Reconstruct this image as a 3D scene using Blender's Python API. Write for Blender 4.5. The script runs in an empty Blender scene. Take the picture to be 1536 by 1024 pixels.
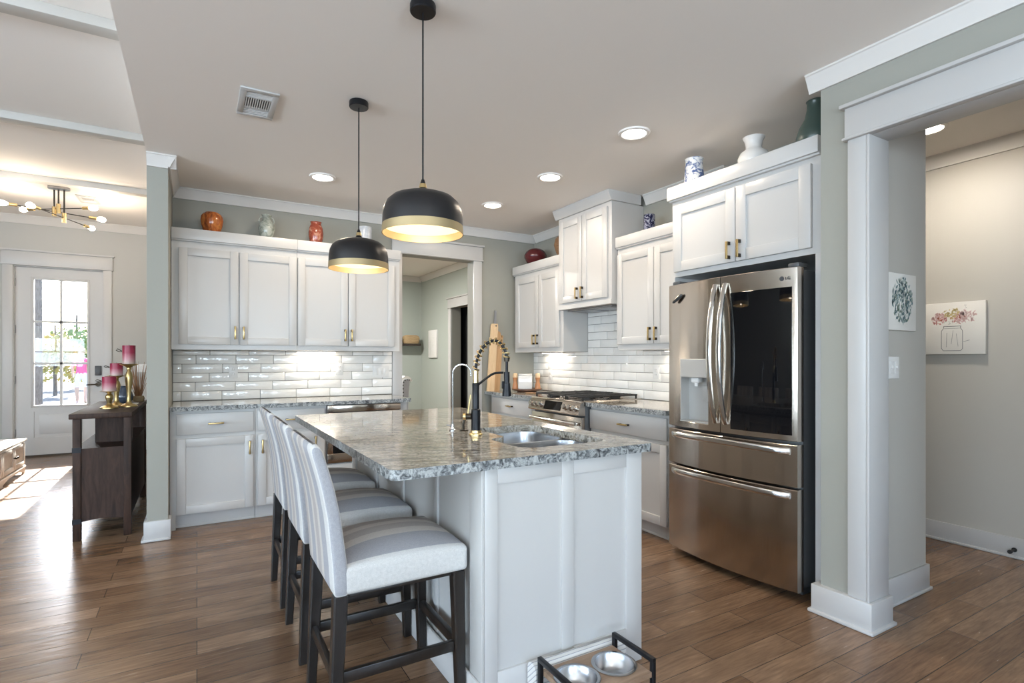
import bpy, bmesh, math, random
from mathutils import Vector, Matrix
random.seed(7)
S = bpy.context.scene
COL = S.collection
PI = math.pi

# ------------------------------------------------------------------ camera
CAMZ = 1.262
cd = bpy.data.cameras.new('camera')
cd.sensor_width = 36.0
cd.lens = 36.0 * 807.06 / 1536.0
cd.shift_y = 26.92 / 1536.0
cd.clip_start = 0.05
cd.clip_end = 300
cam = bpy.data.objects.new('camera', cd)
cam.location = (0, 0, CAMZ)
cam.rotation_euler = (PI / 2, 0, -0.5298)
COL.objects.link(cam)
S.camera = cam

# ------------------------------------------------------------------ colour management, world, sun, added window lamps
S.view_settings.view_transform = 'Standard'
S.view_settings.look = 'None'
S.view_settings.gamma = 1.0
S.view_settings.exposure = 0.66
S.view_settings.use_curve_mapping = False
try:
    S.cycles.use_denoising = True
    S.cycles.max_bounces = 10
    S.cycles.diffuse_bounces = 6
    S.cycles.glossy_bounces = 5
    S.cycles.transparent_max_bounces = 12
    S.cycles.caustics_reflective = False
    S.cycles.caustics_refractive = False
    S.cycles.sample_clamp_indirect = 6.0
    S.cycles.blur_glossy = 0.5
except Exception:
    pass

W = bpy.data.worlds.new('world')
S.world = W
W.use_nodes = True
wn, wl = W.node_tree.nodes, W.node_tree.links
sky = wn.new('ShaderNodeTexSky')
sky.sky_type = 'NISHITA'
sky.sun_disc = False
sky.sun_elevation = math.radians(33.4)
sky.sun_rotation = 0.0
sky.air_density = 1.0
sky.dust_density = 2.0
tint = wn.new('ShaderNodeMix')
tint.data_type, tint.blend_type = 'RGBA', 'MULTIPLY'
tint.inputs[0].default_value = 1.0
tint.inputs[7].default_value = (0.86, 0.96, 1.12, 1)
wl.new(sky.outputs['Color'], tint.inputs[6])
wl.new(tint.outputs[2], wn['Background'].inputs['Color'])
wn['Background'].inputs['Strength'].default_value = 0.60

SUN_POWER = 30.0
sl = bpy.data.lights.new('sun', 'SUN')
sl.energy = SUN_POWER
sl.angle = math.radians(0.6)
sl.color = (1.0, 0.95, 0.87)
sun = bpy.data.objects.new('sun', sl)
sun.rotation_euler = Vector((0.012, -1.0, -0.659)).to_track_quat('-Z', 'Y').to_euler()
sun.location = (0, 20, 15)
COL.objects.link(sun)


def area(name, loc, direction, sx, sy, power, color):
    l = bpy.data.lights.new(name, 'AREA')
    l.shape = 'RECTANGLE'
    l.size, l.size_y = sx, sy
    l.energy = power
    l.color = color
    o = bpy.data.objects.new(name, l)
    o.location = loc
    o.rotation_euler = Vector(direction).to_track_quat('-Z', 'Y').to_euler()
    COL.objects.link(o)
    return o


DAY = (0.70, 0.85, 1.0)
REAR_Y, LEFT_X = -3.6, -6.2
REAR_WINDOWS = [(-4.6, -3.1), (-2.2, -0.7), (0.3, 1.8)]
LEFT_WINDOWS = [(-3.0, -1.3), (-0.8, 0.9), (1.3, 2.9)]
REAR_POWER, LEFT_POWER = 135.0, 185.0
for a, b in REAR_WINDOWS:      # lamps added outside the rear windows, tilted up to brighten the ceiling
    area('added_daylight', ((a + b) / 2, REAR_Y - 0.20, 1.5), (0, 1, 1.6), b - a, 1.7, REAR_POWER, DAY)
for a, b in LEFT_WINDOWS:      # more added lamps, outside the unseen living room windows
    area('added_daylight', (LEFT_X - 0.20, (a + b) / 2, 1.5), (1, 0, 1.5), b - a, 1.9, LEFT_POWER, DAY)

WARM = (1.0, 0.84, 0.66)
CAN_POWER, HALL_POWER = 5.6, 10.0
PENDANT_POWER = 1.1
STRIP_POWER = 0.75
CHAND_POWER = 3.2
OFFICE_POWER = 85.0


# ------------------------------------------------------------------ materials
def mat(name, color, rough=0.5, metal=0.0, spec=None, emit=None, estr=0.0, coat=0.0, alpha=None):
    m = bpy.data.materials.new(name)
    m.use_nodes = True
    p = m.node_tree.nodes['Principled BSDF']
    p.inputs['Base Color'].default_value = (*color, 1)
    p.inputs['Roughness'].default_value = rough
    p.inputs['Metallic'].default_value = metal
    if spec is not None:
        p.inputs['Specular IOR Level'].default_value = spec
    if coat:
        p.inputs['Coat Weight'].default_value = coat
    if emit:
        p.inputs['Emission Color'].default_value = (*emit, 1)
        p.inputs['Emission Strength'].default_value = estr
    return m


class NT:
    """small helper for writing node graphs"""
    def __init__(s, m):
        s.m = m
        s.n, s.l = m.node_tree.nodes, m.node_tree.links
        s.p = s.n['Principled BSDF']

    def new(s, t, **kw):
        n = s.n.new(t)
        for k, v in kw.items():
            setattr(n, k, v)
        return n

    def obj(s):
        return s.new('ShaderNodeTexCoord').outputs['Object']

    def mapping(s, vec, scale=(1, 1, 1), rot=(0, 0, 0), loc=(0, 0, 0)):
        n = s.new('ShaderNodeMapping')
        n.inputs['Scale'].default_value = scale
        n.inputs['Rotation'].default_value = rot
        n.inputs['Location'].default_value = loc
        s.l.new(vec, n.inputs['Vector'])
        return n.outputs['Vector']

    def noise(s, vec, scale, detail=4, rough=0.55, dist=0.0):
        n = s.new('ShaderNodeTexNoise')
        n.inputs['Scale'].default_value = scale
        n.inputs['Detail'].default_value = detail
        n.inputs['Roughness'].default_value = rough
        n.inputs['Distortion'].default_value = dist
        s.l.new(vec, n.inputs['Vector'])
        return n.outputs['Fac']

    def ramp(s, fac, stops, interp='LINEAR'):
        n = s.new('ShaderNodeValToRGB')
        r = n.color_ramp
        r.interpolation = interp
        while len(r.elements) > 1:
            r.elements.remove(r.elements[-1])
        r.elements[0].position = stops[0][0]
        r.elements[0].color = (*stops[0][1], 1)
        for pos, c in stops[1:]:
            e = r.elements.new(pos)
            e.color = (*c, 1)
        s.l.new(fac, n.inputs['Fac'])
        return n.outputs['Color']

    def mix(s, a, b, fac, mode='MIX'):
        n = s.new('ShaderNodeMix', data_type='RGBA', blend_type=mode)
        for i, v in ((0, fac), (6, a), (7, b)):
            if hasattr(v, 'links') or hasattr(v, 'is_linked'):
                s.l.new(v, n.inputs[i])
            elif isinstance(v, tuple):
                n.inputs[i].default_value = (*v, 1)
            else:
                n.inputs[i].default_value = v
        return n.outputs[2]

    def math(s, op, a, b=0.0):
        n = s.new('ShaderNodeMath', operation=op)
        for i, v in ((0, a), (1, b)):
            if hasattr(v, 'is_linked'):
                s.l.new(v, n.inputs[i])
            else:
                n.inputs[i].default_value = v
        return n.outputs[0]

    def bump(s, h, strength=0.2, dist=0.01):
        n = s.new('ShaderNodeBump')
        n.inputs['Strength'].default_value = strength
        n.inputs['Distance'].default_value = dist
        s.l.new(h, n.inputs['Height'])
        s.l.new(n.outputs['Normal'], s.p.inputs['Normal'])

    def color(s, c):
        s.l.new(c, s.p.inputs['Base Color'])

    def rough(s, r):
        s.l.new(r, s.p.inputs['Roughness'])


def paint(name, color, rough=0.6, bump=0.06, scale=260):
    m = mat(name, color, rough)
    t = NT(m)
    v = t.obj()
    t.bump(t.noise(v, scale, 2), bump, 0.002)
    return m


M = {}
M['cab'] = mat('white_cabinet_paint', (0.555, 0.545, 0.53), 0.32)
M['trim'] = mat('white_trim_paint', (0.51, 0.50, 0.487), 0.35)
M['wall'] = paint('sage_grey_wall_paint', (0.315, 0.31, 0.27), 0.65)
M['livingwall'] = paint('pale_grey_wall_paint', (0.46, 0.45, 0.42), 0.65)
M['island_side'] = paint('island_side_paint', (0.52, 0.51, 0.49), 0.5)  # slightly darker than the cabinet white
M['hallwall'] = paint('greige_wall_paint', (0.47, 0.445, 0.40), 0.65)
M['office'] = paint('green_grey_wall_paint', (0.40, 0.435, 0.395), 0.65)
M['ceil'] = paint('ceiling_white_paint', (0.88, 0.83, 0.775), 0.8, 0.12, 160)
M['crown'] = mat('white_trim_paint_lit', (0.66, 0.63, 0.595), 0.45)  # the trim paint again, lightened and warmed in place of lamp light
M['beam'] = mat('beam_paint', (0.56, 0.54, 0.505), 0.6)
M['outwall'] = mat('outer_siding', (0.6, 0.6, 0.58), 0.8)

# floor: hand scraped hardwood planks running along X
m = M['floor'] = mat('hardwood_planks', (0.12, 0.08, 0.05), 0.3)
t = NT(m)
v = t.obj()
b = t.new('ShaderNodeTexBrick')
b.offset, b.offset_frequency, b.squash = 0.37, 2, 1.0
t.l.new(v, b.inputs['Vector'])
for k, val in (('Scale', 1.0), ('Mortar Size', 0.0016), ('Mortar Smooth', 0.1), ('Bias', 0.0), ('Brick Width', 1.15), ('Row Height', 0.127)):
    b.inputs[k].default_value = val
b.inputs['Color1'].default_value = (0, 0, 0, 1)
b.inputs['Color2'].default_value = (1, 1, 1, 1)
b.inputs['Mortar'].default_value = (0.5, 0.5, 0.5, 1)
tone = t.ramp(b.outputs['Color'], [(0.0, (0.190, 0.110, 0.062)), (0.45, (0.262, 0.159, 0.092)), (1.0, (0.350, 0.226, 0.142))])
grain = t.noise(t.mapping(v, (2.2, 26, 1)), 3.0, 6, 0.6, 0.6)
blot = t.noise(t.mapping(v, (1.5, 5.0, 1)), 1.6, 4, 0.55, 0.4)
c1 = t.mix(tone, t.ramp(grain, [(0.3, (0.42, 0.38, 0.36)), (0.7, (1.05, 1.05, 1.05))]), 0.75, 'MULTIPLY')
c2 = t.mix(c1, t.ramp(blot, [(0.3, (0.62, 0.58, 0.55)), (0.7, (1.12, 1.10, 1.08))]), 0.8, 'MULTIPLY')
c3 = t.mix(c2, (0.03, 0.018, 0.012), b.outputs['Fac'])
t.color(c3)
hh = t.math('SUBTRACT', t.math('MULTIPLY', grain, 0.35), t.math('MULTIPLY', b.outputs['Fac'], 1.0))
hh = t.math('ADD', hh, t.math('MULTIPLY', t.noise(t.mapping(v, (3, 14, 1)), 2.0, 2), 0.9))
t.bump(hh, 0.22, 0.006)
t.rough(t.math('ADD', t.math('MULTIPLY', grain, 0.12), 0.19))

# granite
m = M['granite'] = mat('polished_granite', (0.4, 0.38, 0.34), 0.06)
t = NT(m)
v = t.mapping(t.obj(), (1, 1, 1), (0, 0, 0.35))
warp = t.noise(t.mapping(v, (1.6, 4.5, 3)), 2.2, 6, 0.62, 1.6)
base = t.ramp(warp, [(0.28, (0.20, 0.19, 0.17)), (0.42, (0.44, 0.41, 0.36)), (0.52, (0.56, 0.53, 0.48)), (0.62, (0.40, 0.35, 0.28)), (0.75, (0.60, 0.58, 0.54))])
vein = t.noise(t.mapping(v, (2.0, 9.0, 6)), 2.6, 8, 0.7, 2.2)
base = t.mix(base, t.ramp(vein, [(0.36, (0.07, 0.065, 0.055)), (0.45, (0.62, 0.59, 0.54)), (0.56, (1, 1, 1))]), 0.9, 'MULTIPLY')
speck = t.noise(v, 85, 4, 0.7)
base = t.mix(base, t.ramp(speck, [(0.36, (0.25, 0.25, 0.25)), (0.5, (1, 1, 1)), (0.68, (1.25, 1.25, 1.22))]), 0.65, 'MULTIPLY')
t.color(base)
# chiselled granite edge
m = M['granite_edge'] = mat('chiselled_granite_edge', (0.4, 0.4, 0.4), 0.28)
t = NT(m)
v = t.obj()
n1 = t.noise(v, 42, 6, 0.7, 1.2)
base = t.ramp(n1, [(0.36, (0.025, 0.028, 0.03)), (0.46, (0.15, 0.16, 0.165)), (0.56, (0.38, 0.395, 0.39)), (0.75, (0.58, 0.59, 0.58))])
t.color(base)
t.bump(n1, 0.5, 0.01)

# glossy hand made tile
m = M['tile'] = mat('glazed_white_tile', (0.74, 0.72, 0.68), 0.07)
t = NT(m)
v = t.obj()
t.bump(t.noise(v, 16, 3, 0.6), 0.28, 0.012)
t.color(t.ramp(t.noise(v, 5, 2), [(0.3, (0.80, 0.78, 0.745)), (0.7, (0.88, 0.865, 0.835))]))
M['grout'] = mat('grey_grout', (0.23, 0.215, 0.195), 0.9)

# stainless steel
def steel(name, color, rough, stretch):
    m = mat(name, color, rough, 1.0)
    t = NT(m)
    n = t.noise(t.mapping(t.obj(), stretch), 6.0, 3, 0.6)
    t.rough(t.math('ADD', t.math('MULTIPLY', n, 0.12), rough - 0.05))
    p = t.p
    p.inputs['Anisotropic'].default_value = 0.8
    p.inputs['Anisotropic Rotation'].default_value = 0.25
    tg = t.new('ShaderNodeTangent')
    tg.direction_type, tg.axis = 'RADIAL', 'Z'
    t.l.new(tg.outputs['Tangent'], p.inputs['Tangent'])
    t.bump(t.noise(t.mapping(t.obj(), (.1, 5.5, .5)), 1.6, 2, 0.5), 0.10, 0.02)
    return m


M['steel'] = steel('brushed_stainless', (0.56, 0.50, 0.44), 0.16, (1, 60, 1))
M['steel_plain'] = mat('polished_stainless', (0.70, 0.69, 0.67), 0.16, 1.0)
M['sink'] = mat('sink_stainless', (0.46, 0.46, 0.47), 0.27, 1.0)
M['chrome'] = mat('chrome', (0.62, 0.62, 0.63), 0.14, 1.0)
M['brass'] = mat('aged_brass', (0.58, 0.42, 0.19), 0.30, 1.0)
M['gold'] = mat('brushed_gold', (0.66, 0.50, 0.25), 0.32, 1.0)
M['band'] = mat('satin_gold_band', (0.42, 0.325, 0.175), 0.5, 0.6)
M['goldin'] = mat('gold_leaf_lining', (0.80, 0.69, 0.50), 0.6, 0.0)
M['bronze'] = mat('dark_bronze', (0.05, 0.04, 0.03), 0.35, 0.8)
M['black'] = mat('matte_black_metal', (0.012, 0.012, 0.014), 0.38, 0.5)
M['shade'] = mat('black_shade_enamel', (0.018, 0.017, 0.018), 0.34, 0.3)
M['iron'] = mat('cast_iron', (0.03, 0.03, 0.03), 0.55, 0.4)
M['darkplastic'] = mat('dark_grey_plastic', (0.05, 0.052, 0.056), 0.4)
M['blackglass'] = mat('smoked_black_glass', (0.004, 0.004, 0.005), 0.03)
M['greyside'] = mat('grey_appliance_side', (0.10, 0.105, 0.11), 0.4, 0.4)
M['greypanel'] = mat('silver_grey_plastic', (0.50, 0.49, 0.47), 0.35, 0.3)
M['plastic'] = mat('white_plastic', (0.76, 0.75, 0.73), 0.35)
M['slot'] = mat('dark_slot', (0.06, 0.055, 0.05), 0.6)
M['chain'] = mat('grey_metal', (0.35, 0.35, 0.36), 0.35, 0.9)
M['lampglow'] = mat('lit_lens', (1, 1, 1), 0.5, emit=(1.0, 0.93, 0.82), estr=9.0)
M['bulb'] = mat('lit_bulb', (1, 1, 1), 0.5, emit=(1.0, 0.90, 0.74), estr=8.0)
M['rubber'] = mat('black_rubber', (0.02, 0.02, 0.02), 0.7)
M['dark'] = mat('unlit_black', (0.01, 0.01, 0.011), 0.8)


def wood(name, c0, c1, rough=0.4, scale=(1, 1, 1), s=5.0):
    m = mat(name, c0, rough)
    t = NT(m)
    n = t.noise(t.mapping(t.obj(), scale), s, 6, 0.62, 0.8)
    t.color(t.ramp(n, [(0.3, c0), (0.7, c1)]))
    t.bump(n, 0.12, 0.004)
    return m


M['espresso'] = wood('espresso_wood', (0.010, 0.008, 0.007), (0.022, 0.017, 0.014), 0.28, (6, 6, 1))
M['sidewood'] = wood('dark_rustic_wood', (0.018, 0.009, 0.006), (0.062, 0.032, 0.021), 0.55, (9, 9, 1.2), 4)
M['sidewood'].node_tree.nodes['Principled BSDF'].inputs['Specular IOR Level'].default_value = 0.25
M['maple'] = wood('pale_maple', (0.62, 0.42, 0.24), (0.74, 0.54, 0.33), 0.45, (8, 8, 1))
M['walnutstrip'] = wood('tan_board_wood', (0.42, 0.24, 0.11), (0.55, 0.34, 0.17), 0.45, (8, 8, 1))
M['millwood'] = wood('orange_mill_wood', (0.36, 0.15, 0.06), (0.52, 0.24, 0.10), 0.35, (8, 8, 1))
M['traywood'] = wood('dark_tray_wood', (0.08, 0.035, 0.02), (0.16, 0.075, 0.04), 0.4, (2, 8, 2))
M['standwood'] = wood('weathered_stand_wood', (0.22, 0.135, 0.085), (0.40, 0.27, 0.18), 0.5, (2, 14, 2), 3)
M['shelfwood'] = wood('dark_shelf_wood', (0.03, 0.022, 0.018), (0.06, 0.045, 0.035), 0.5)
M['bench'] = wood('whitewashed_wood', (0.52, 0.50, 0.47), (0.64, 0.62, 0.59), 0.5, (2, 10, 8))


# striped stool fabrics (stripes follow the stool's own width)
def stripes(name, stops):
    m = mat(name, (0.5, 0.5, 0.5), 0.9, spec=0.15)
    t = NT(m)
    v = t.obj()
    sp = t.new('ShaderNodeSeparateXYZ')
    t.l.new(v, sp.inputs[0])
    f = t.math('DIVIDE', t.math('ADD', sp.outputs['Y'], 0.22), 0.44)
    c = t.ramp(f, stops, 'CONSTANT')
    w = t.noise(v, 420, 2, 0.6)
    w2 = t.noise(t.mapping(v, (30, 220, 30)), 3, 3)
    c = t.mix(c, t.ramp(w, [(0.3, (0.78, 0.78, 0.78)), (0.7, (1.12, 1.12, 1.12))]), 0.6, 'MULTIPLY')
    c = t.mix(c, t.ramp(w2, [(0.3, (0.86, 0.86, 0.86)), (0.7, (1.06, 1.06, 1.06))]), 0.6, 'MULTIPLY')
    t.color(c)
    t.bump(w, 0.25, 0.002)
    return m


cW, cG, cB, cT = (0.60, 0.59, 0.57), (0.37, 0.37, 0.39), (0.56, 0.525, 0.485), (0.43, 0.395, 0.375)
M['seatfab'] = stripes('striped_seat_fabric', [(0, cW), (0.06, cG), (0.29, cB), (0.40, cT), (0.54, cB), (0.64, cT), (0.80, cW), (0.90, cG), (0.97, cW)])
M['backfab'] = stripes('striped_back_fabric', [(0, cG), (0.012, cW), (0.14, cG), (0.33, cB), (0.42, cT), (0.56, cB), (0.64, cG), (0.80, cB), (0.88, cT), (0.988, cG)])


def pattern(name, stops, scale, rough=0.15, dist=1.5, stretch=(1, 1, 1), detail=5):
    m = mat(name, (0.5, 0.5, 0.5), rough)
    t = NT(m)
    t.color(t.ramp(t.noise(t.mapping(t.obj(), stretch), scale, detail, 0.6, dist), stops))
    return m


M['v_orange'] = pattern('streaked_orange_glaze', [(0.3, (0.10, 0.025, 0.01)), (0.5, (0.42, 0.11, 0.025)), (0.62, (0.55, 0.19, 0.04)), (0.75, (0.18, 0.06, 0.02))], 9, stretch=(3, 3, 0.6))
M['v_grey'] = pattern('grey_green_glaze', [(0.35, (0.16, 0.19, 0.16)), (0.55, (0.42, 0.44, 0.39)), (0.75, (0.26, 0.28, 0.25))], 14)
M['v_red'] = pattern('mottled_red_glaze', [(0.3, (0.16, 0.025, 0.016)), (0.5, (0.32, 0.075, 0.04)), (0.62, (0.52, 0.27, 0.18)), (0.72, (0.22, 0.04, 0.025))], 14)
M['v_pale'] = pattern('pale_blue_glaze', [(0.3, (0.42, 0.45, 0.50)), (0.6, (0.66, 0.67, 0.68))], 12)
M['v_maroon'] = mat('maroon_lacquer', (0.085, 0.012, 0.014), 0.22)
M['v_brown'] = wood('woven_brown', (0.10, 0.05, 0.025), (0.28, 0.15, 0.07), 0.6, (4, 4, 30))
M['v_navy'] = pattern('navy_and_white_glaze', [(0.46, (0.012, 0.014, 0.05)), (0.52, (0.35, 0.36, 0.46)), (0.60, (0.015, 0.017, 0.055))], 34, 0.12, 0.5)
M['v_bluewhite'] = pattern('blue_on_white_glaze', [(0.44, (0.10, 0.14, 0.28)), (0.50, (0.55, 0.58, 0.62)), (0.6, (0.70, 0.70, 0.68))], 30, 0.15, 1.0)
M['v_white'] = mat('white_porcelain', (0.72, 0.70, 0.67), 0.12)
M['v_green'] = mat('teal_green_ceramic', (0.055, 0.085, 0.072), 0.3)
M['v_smoke'] = mat('smoky_blue_glass', (0.06, 0.075, 0.10), 0.08)

# ombre candle
m = M['candle'] = mat('ombre_candle_wax', (0.4, 0.02, 0.06), 0.4)
t = NT(m)
sp = t.new('ShaderNodeSeparateXYZ')
t.l.new(t.new('ShaderNodeTexCoord').outputs['Generated'], sp.inputs[0])
t.color(t.ramp(sp.outputs['Z'], [(0.0, (0.55, 0.42, 0.36)), (0.28, (0.50, 0.22, 0.24)), (0.6, (0.33, 0.025, 0.06)), (1.0, (0.26, 0.012, 0.04))]))
M['grass_dry'] = mat('dried_grass', (0.30, 0.15, 0.07), 0.8)
M['leaf'] = mat('tree_leaf', (0.20, 0.26, 0.07), 0.7)
M['leaf_y'] = mat('autumn_leaf', (0.42, 0.34, 0.10), 0.7)
M['bark'] = wood('pine_bark', (0.10, 0.08, 0.065), (0.24, 0.20, 0.17), 0.9, (8, 8, 1.5))
M['ground'] = pattern('lawn_ground', [(0.3, (0.035, 0.048, 0.05)), (0.7, (0.085, 0.095, 0.095))], 1.2, 0.9)
M['canvas'] = mat('canvas_cream', (0.72, 0.69, 0.64), 0.8)
M['stripecloth'] = mat('striped_cloth', (0.7, 0.7, 0.7), 0.9)
t = NT(M['stripecloth'])
sp = t.new('ShaderNodeSeparateXYZ')
t.l.new(t.obj(), sp.inputs[0])
st = t.math('FRACT', t.math('MULTIPLY', t.math('ADD', sp.outputs['Z'], sp.outputs['Y']), 52.0))
t.color(t.ramp(st, [(0.0, (0.70, 0.69, 0.67)), (0.62, (0.30, 0.31, 0.36)), (0.78, (0.66, 0.64, 0.60))], 'CONSTANT'))
M['cream_fab'] = mat('cream_upholstery', (0.66, 0.64, 0.60), 0.9)
M['grey_fab'] = mat('grey_linen', (0.40, 0.41, 0.43), 0.9)
M['wicker'] = wood('tan_wicker', (0.30, 0.20, 0.10), (0.46, 0.33, 0.18), 0.8, (3, 3, 20))
M['pink'] = mat('pink_cotton', (0.75, 0.12, 0.26), 0.8)
M['whitecotton'] = mat('white_cotton', (0.75, 0.74, 0.72), 0.8)
M['skin'] = mat('skin', (0.62, 0.40, 0.30), 0.6)
M['hair'] = mat('light_hair', (0.45, 0.33, 0.18), 0.7)

m = M['glass'] = bpy.data.materials.new('window_pane_glass')
m.use_nodes = True
nn, ll = m.node_tree.nodes, m.node_tree.links
nn.remove(nn['Principled BSDF'])
tr = nn.new('ShaderNodeBsdfTransparent')
gl = nn.new('ShaderNodeBsdfGlossy')
gl.inputs['Roughness'].default_value = 0.02
mx = nn.new('ShaderNodeMixShader')
mx.inputs[0].default_value = 0.02
ll.new(tr.outputs[0], mx.inputs[1])
ll.new(gl.outputs[0], mx.inputs[2])
ll.new(mx.outputs[0], nn['Material Output'].inputs['Surface'])


# ------------------------------------------------------------------ mesh helpers
class MB:
    """collects shapes (in world coordinates) into one mesh; several materials by index"""
    def __init__(s):
        s.bm = bmesh.new()

    def _merge(s, bm, mi=0):
        off = {}
        for v in bm.verts:
            off[v.index] = s.bm.verts.new(v.co)
        for f in bm.faces:
            try:
                nf = s.bm.faces.new([off[v.index] for v in f.verts])
                nf.material_index = mi
            except ValueError:
                pass
        bm.free()
        return s

    def box(s, x0, x1, y0, y1, z0, z1, bev=0.0, mi=0, seg=2):
        x0, x1 = min(x0, x1), max(x0, x1)
        y0, y1 = min(y0, y1), max(y0, y1)
        z0, z1 = min(z0, z1), max(z0, z1)
        bm = bmesh.new()
        bmesh.ops.create_cube(bm, size=1.0)
        for v in bm.verts:
            v.co = Vector(((x0 + x1) / 2 + v.co.x * (x1 - x0), (y0 + y1) / 2 + v.co.y * (y1 - y0), (z0 + z1) / 2 + v.co.z * (z1 - z0)))
        if bev > 0:
            bmesh.ops.bevel(bm, geom=list(bm.edges), offset=min(bev, 0.49 * min(x1 - x0, y1 - y0, z1 - z0)), segments=seg, profile=0.5, affect='EDGES')
        bm.verts.index_update()
        return s._merge(bm, mi)

    def prism(s, pts, axis, a, b, mi=0):
        """polygon of (u,v) points extruded along axis from a to b; (u,v) are the other two axes in x,y,z order"""
        bm = bmesh.new()
        def mk(u, v, w):
            return {'x': (w, u, v), 'y': (u, w, v), 'z': (u, v, w)}[axis]
        lo = [bm.verts.new(mk(u, v, a)) for u, v in pts]
        hi = [bm.verts.new(mk(u, v, b)) for u, v in pts]
        n = len(pts)
        bm.faces.new(lo)
        bm.faces.new(hi)
        for i in range(n):
            bm.faces.new((lo[i], lo[(i + 1) % n], hi[(i + 1) % n], hi[i]))
        bmesh.ops.recalc_face_normals(bm, faces=list(bm.faces))
        bm.verts.index_update()
        return s._merge(bm, mi)

    def loft(s, loops, mi=0, cap0=True, cap1=True, closed=True):
        bm = bmesh.new()
        vs = [[bm.verts.new(p) for p in lp] for lp in loops]
        n = len(vs[0])
        for a, b in zip(vs, vs[1:]):
            for i in range(n if closed else n - 1):
                j = (i + 1) % n
                bm.faces.new((a[i], a[j], b[j], b[i]))
        if cap0:
            bm.faces.new(vs[0][::-1])
        if cap1:
            bm.faces.new(vs[-1])
        bmesh.ops.recalc_face_normals(bm, faces=list(bm.faces))
        bm.verts.index_update()
        return s._merge(bm, mi)

    def cyl(s, p0, p1, r0, r1=None, n=20, mi=0):
        return s.tube([p0, p1], [r0, r0 if r1 is None else r1], n, mi)

    def tube(s, pts, r, n=10, mi=0, caps=True):
        pts = [Vector(p) for p in pts]
        if not isinstance(r, (list, tuple)):
            r = [r] * len(pts)
        loops = []
        ref = None
        for i, p in enumerate(pts):
            d = (pts[min(i + 1, len(pts) - 1)] - pts[max(i - 1, 0)]).normalized()
            if ref is None:
                ref = Vector((0, 0, 1)) if abs(d.z) < 0.9 else Vector((1, 0, 0))
            u = (ref - d * ref.dot(d))
            if u.length < 1e-5:
                u = Vector((1, 0, 0)) - d * d.x
            u.normalize()
            ref = u
            w = d.cross(u)
            loops.append([p + (u * math.cos(2 * PI * k / n) + w * math.sin(2 * PI * k / n)) * r[i] for k in range(n)])
        return s.loft(loops, mi, caps, caps)

    def lathe(s, prof, c, n=32, mi=0, cap0=False, cap1=False):
        """profile [(r,z)...] turned around the vertical through c"""
        loops = [[(c[0] + r * math.cos(2 * PI * k / n), c[1] + r * math.sin(2 * PI * k / n), c[2] + z) for k in range(n)] for r, z in prof]
        return s.loft(loops, mi, cap0, cap1)

    def sphere(s, c, r, sx=1, sy=1, sz=1, mi=0, u=16, v=10):
        bm = bmesh.new()
        bmesh.ops.create_uvsphere(bm, u_segments=u, v_segments=v, radius=r)
        for q in bm.verts:
            q.co = Vector((c[0] + q.co.x * sx, c[1] + q.co.y * sy, c[2] + q.co.z * sz))
        bm.verts.index_update()
        return s._merge(bm, mi)

    def quad(s, a, b, c, d, mi=0):
        f = s.bm.faces.new([s.bm.verts.new(p) for p in (a, b, c, d)])
        f.material_index = mi
        return s

    def build(s, name, mats, parent=None, smooth=True, angle=35, label=None):
        me = bpy.data.meshes.new(name)
        off = Vector((0, 0, 0))
        if parent is not None:
            r = parent
            while r.parent is not None:
                r = r.parent
            off = Vector(r.location)
        for v in s.bm.verts:
            v.co -= off
        s.bm.normal_update()
        s.bm.to_mesh(me)
        s.bm.free()
        for mm in (mats if isinstance(mats, (list, tuple)) else [mats]):
            me.materials.append(mm)
        if smooth:
            me.shade_smooth()
            me.set_sharp_from_angle(angle=math.radians(angle))
        o = bpy.data.objects.new(name, me)
        COL.objects.link(o)
        if parent is not None:
            o.parent = parent
        if label:
            o['label'] = label
        return o


def thing(name, label, cat, loc=(0, 0, 0), group=None):
    o = bpy.data.objects.new(name, None)
    o.empty_display_size = 0.05
    o.location = loc
    COL.objects.link(o)
    o['label'] = label
    o['category'] = cat
    if group:
        o['group'] = group
    return o


def tag(o, label, cat, group=None):
    o['label'] = label
    o['category'] = cat
    if group:
        o['group'] = group
    return o


def struct(o, label=None):
    o['kind'] = 'structure'
    if label:
        o['label'] = label
        o['category'] = 'building part'
    return o


def kids(o):
    return [c for c in bpy.data.objects if c.parent is o]


def dup(o, loc=None, label=None, parent=None):
    c = o.copy()
    COL.objects.link(c)
    c.parent = parent
    if loc is not None:
        c.location = loc
    if label:
        c['label'] = label
    for k in kids(o):
        dup(k, None, None, c)
    return c


def rrect(x0, x1, y0, y1, r, n=6):
    pts = []
    for cx, cy, a0 in ((x1 - r, y1 - r, 0), (x0 + r, y1 - r, PI / 2), (x0 + r, y0 + r, PI), (x1 - r, y0 + r, 1.5 * PI)):
        for k in range(n + 1):
            a = a0 + PI / 2 * k / n
            pts.append((cx + r * math.cos(a), cy + r * math.sin(a)))
    return pts


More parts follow.
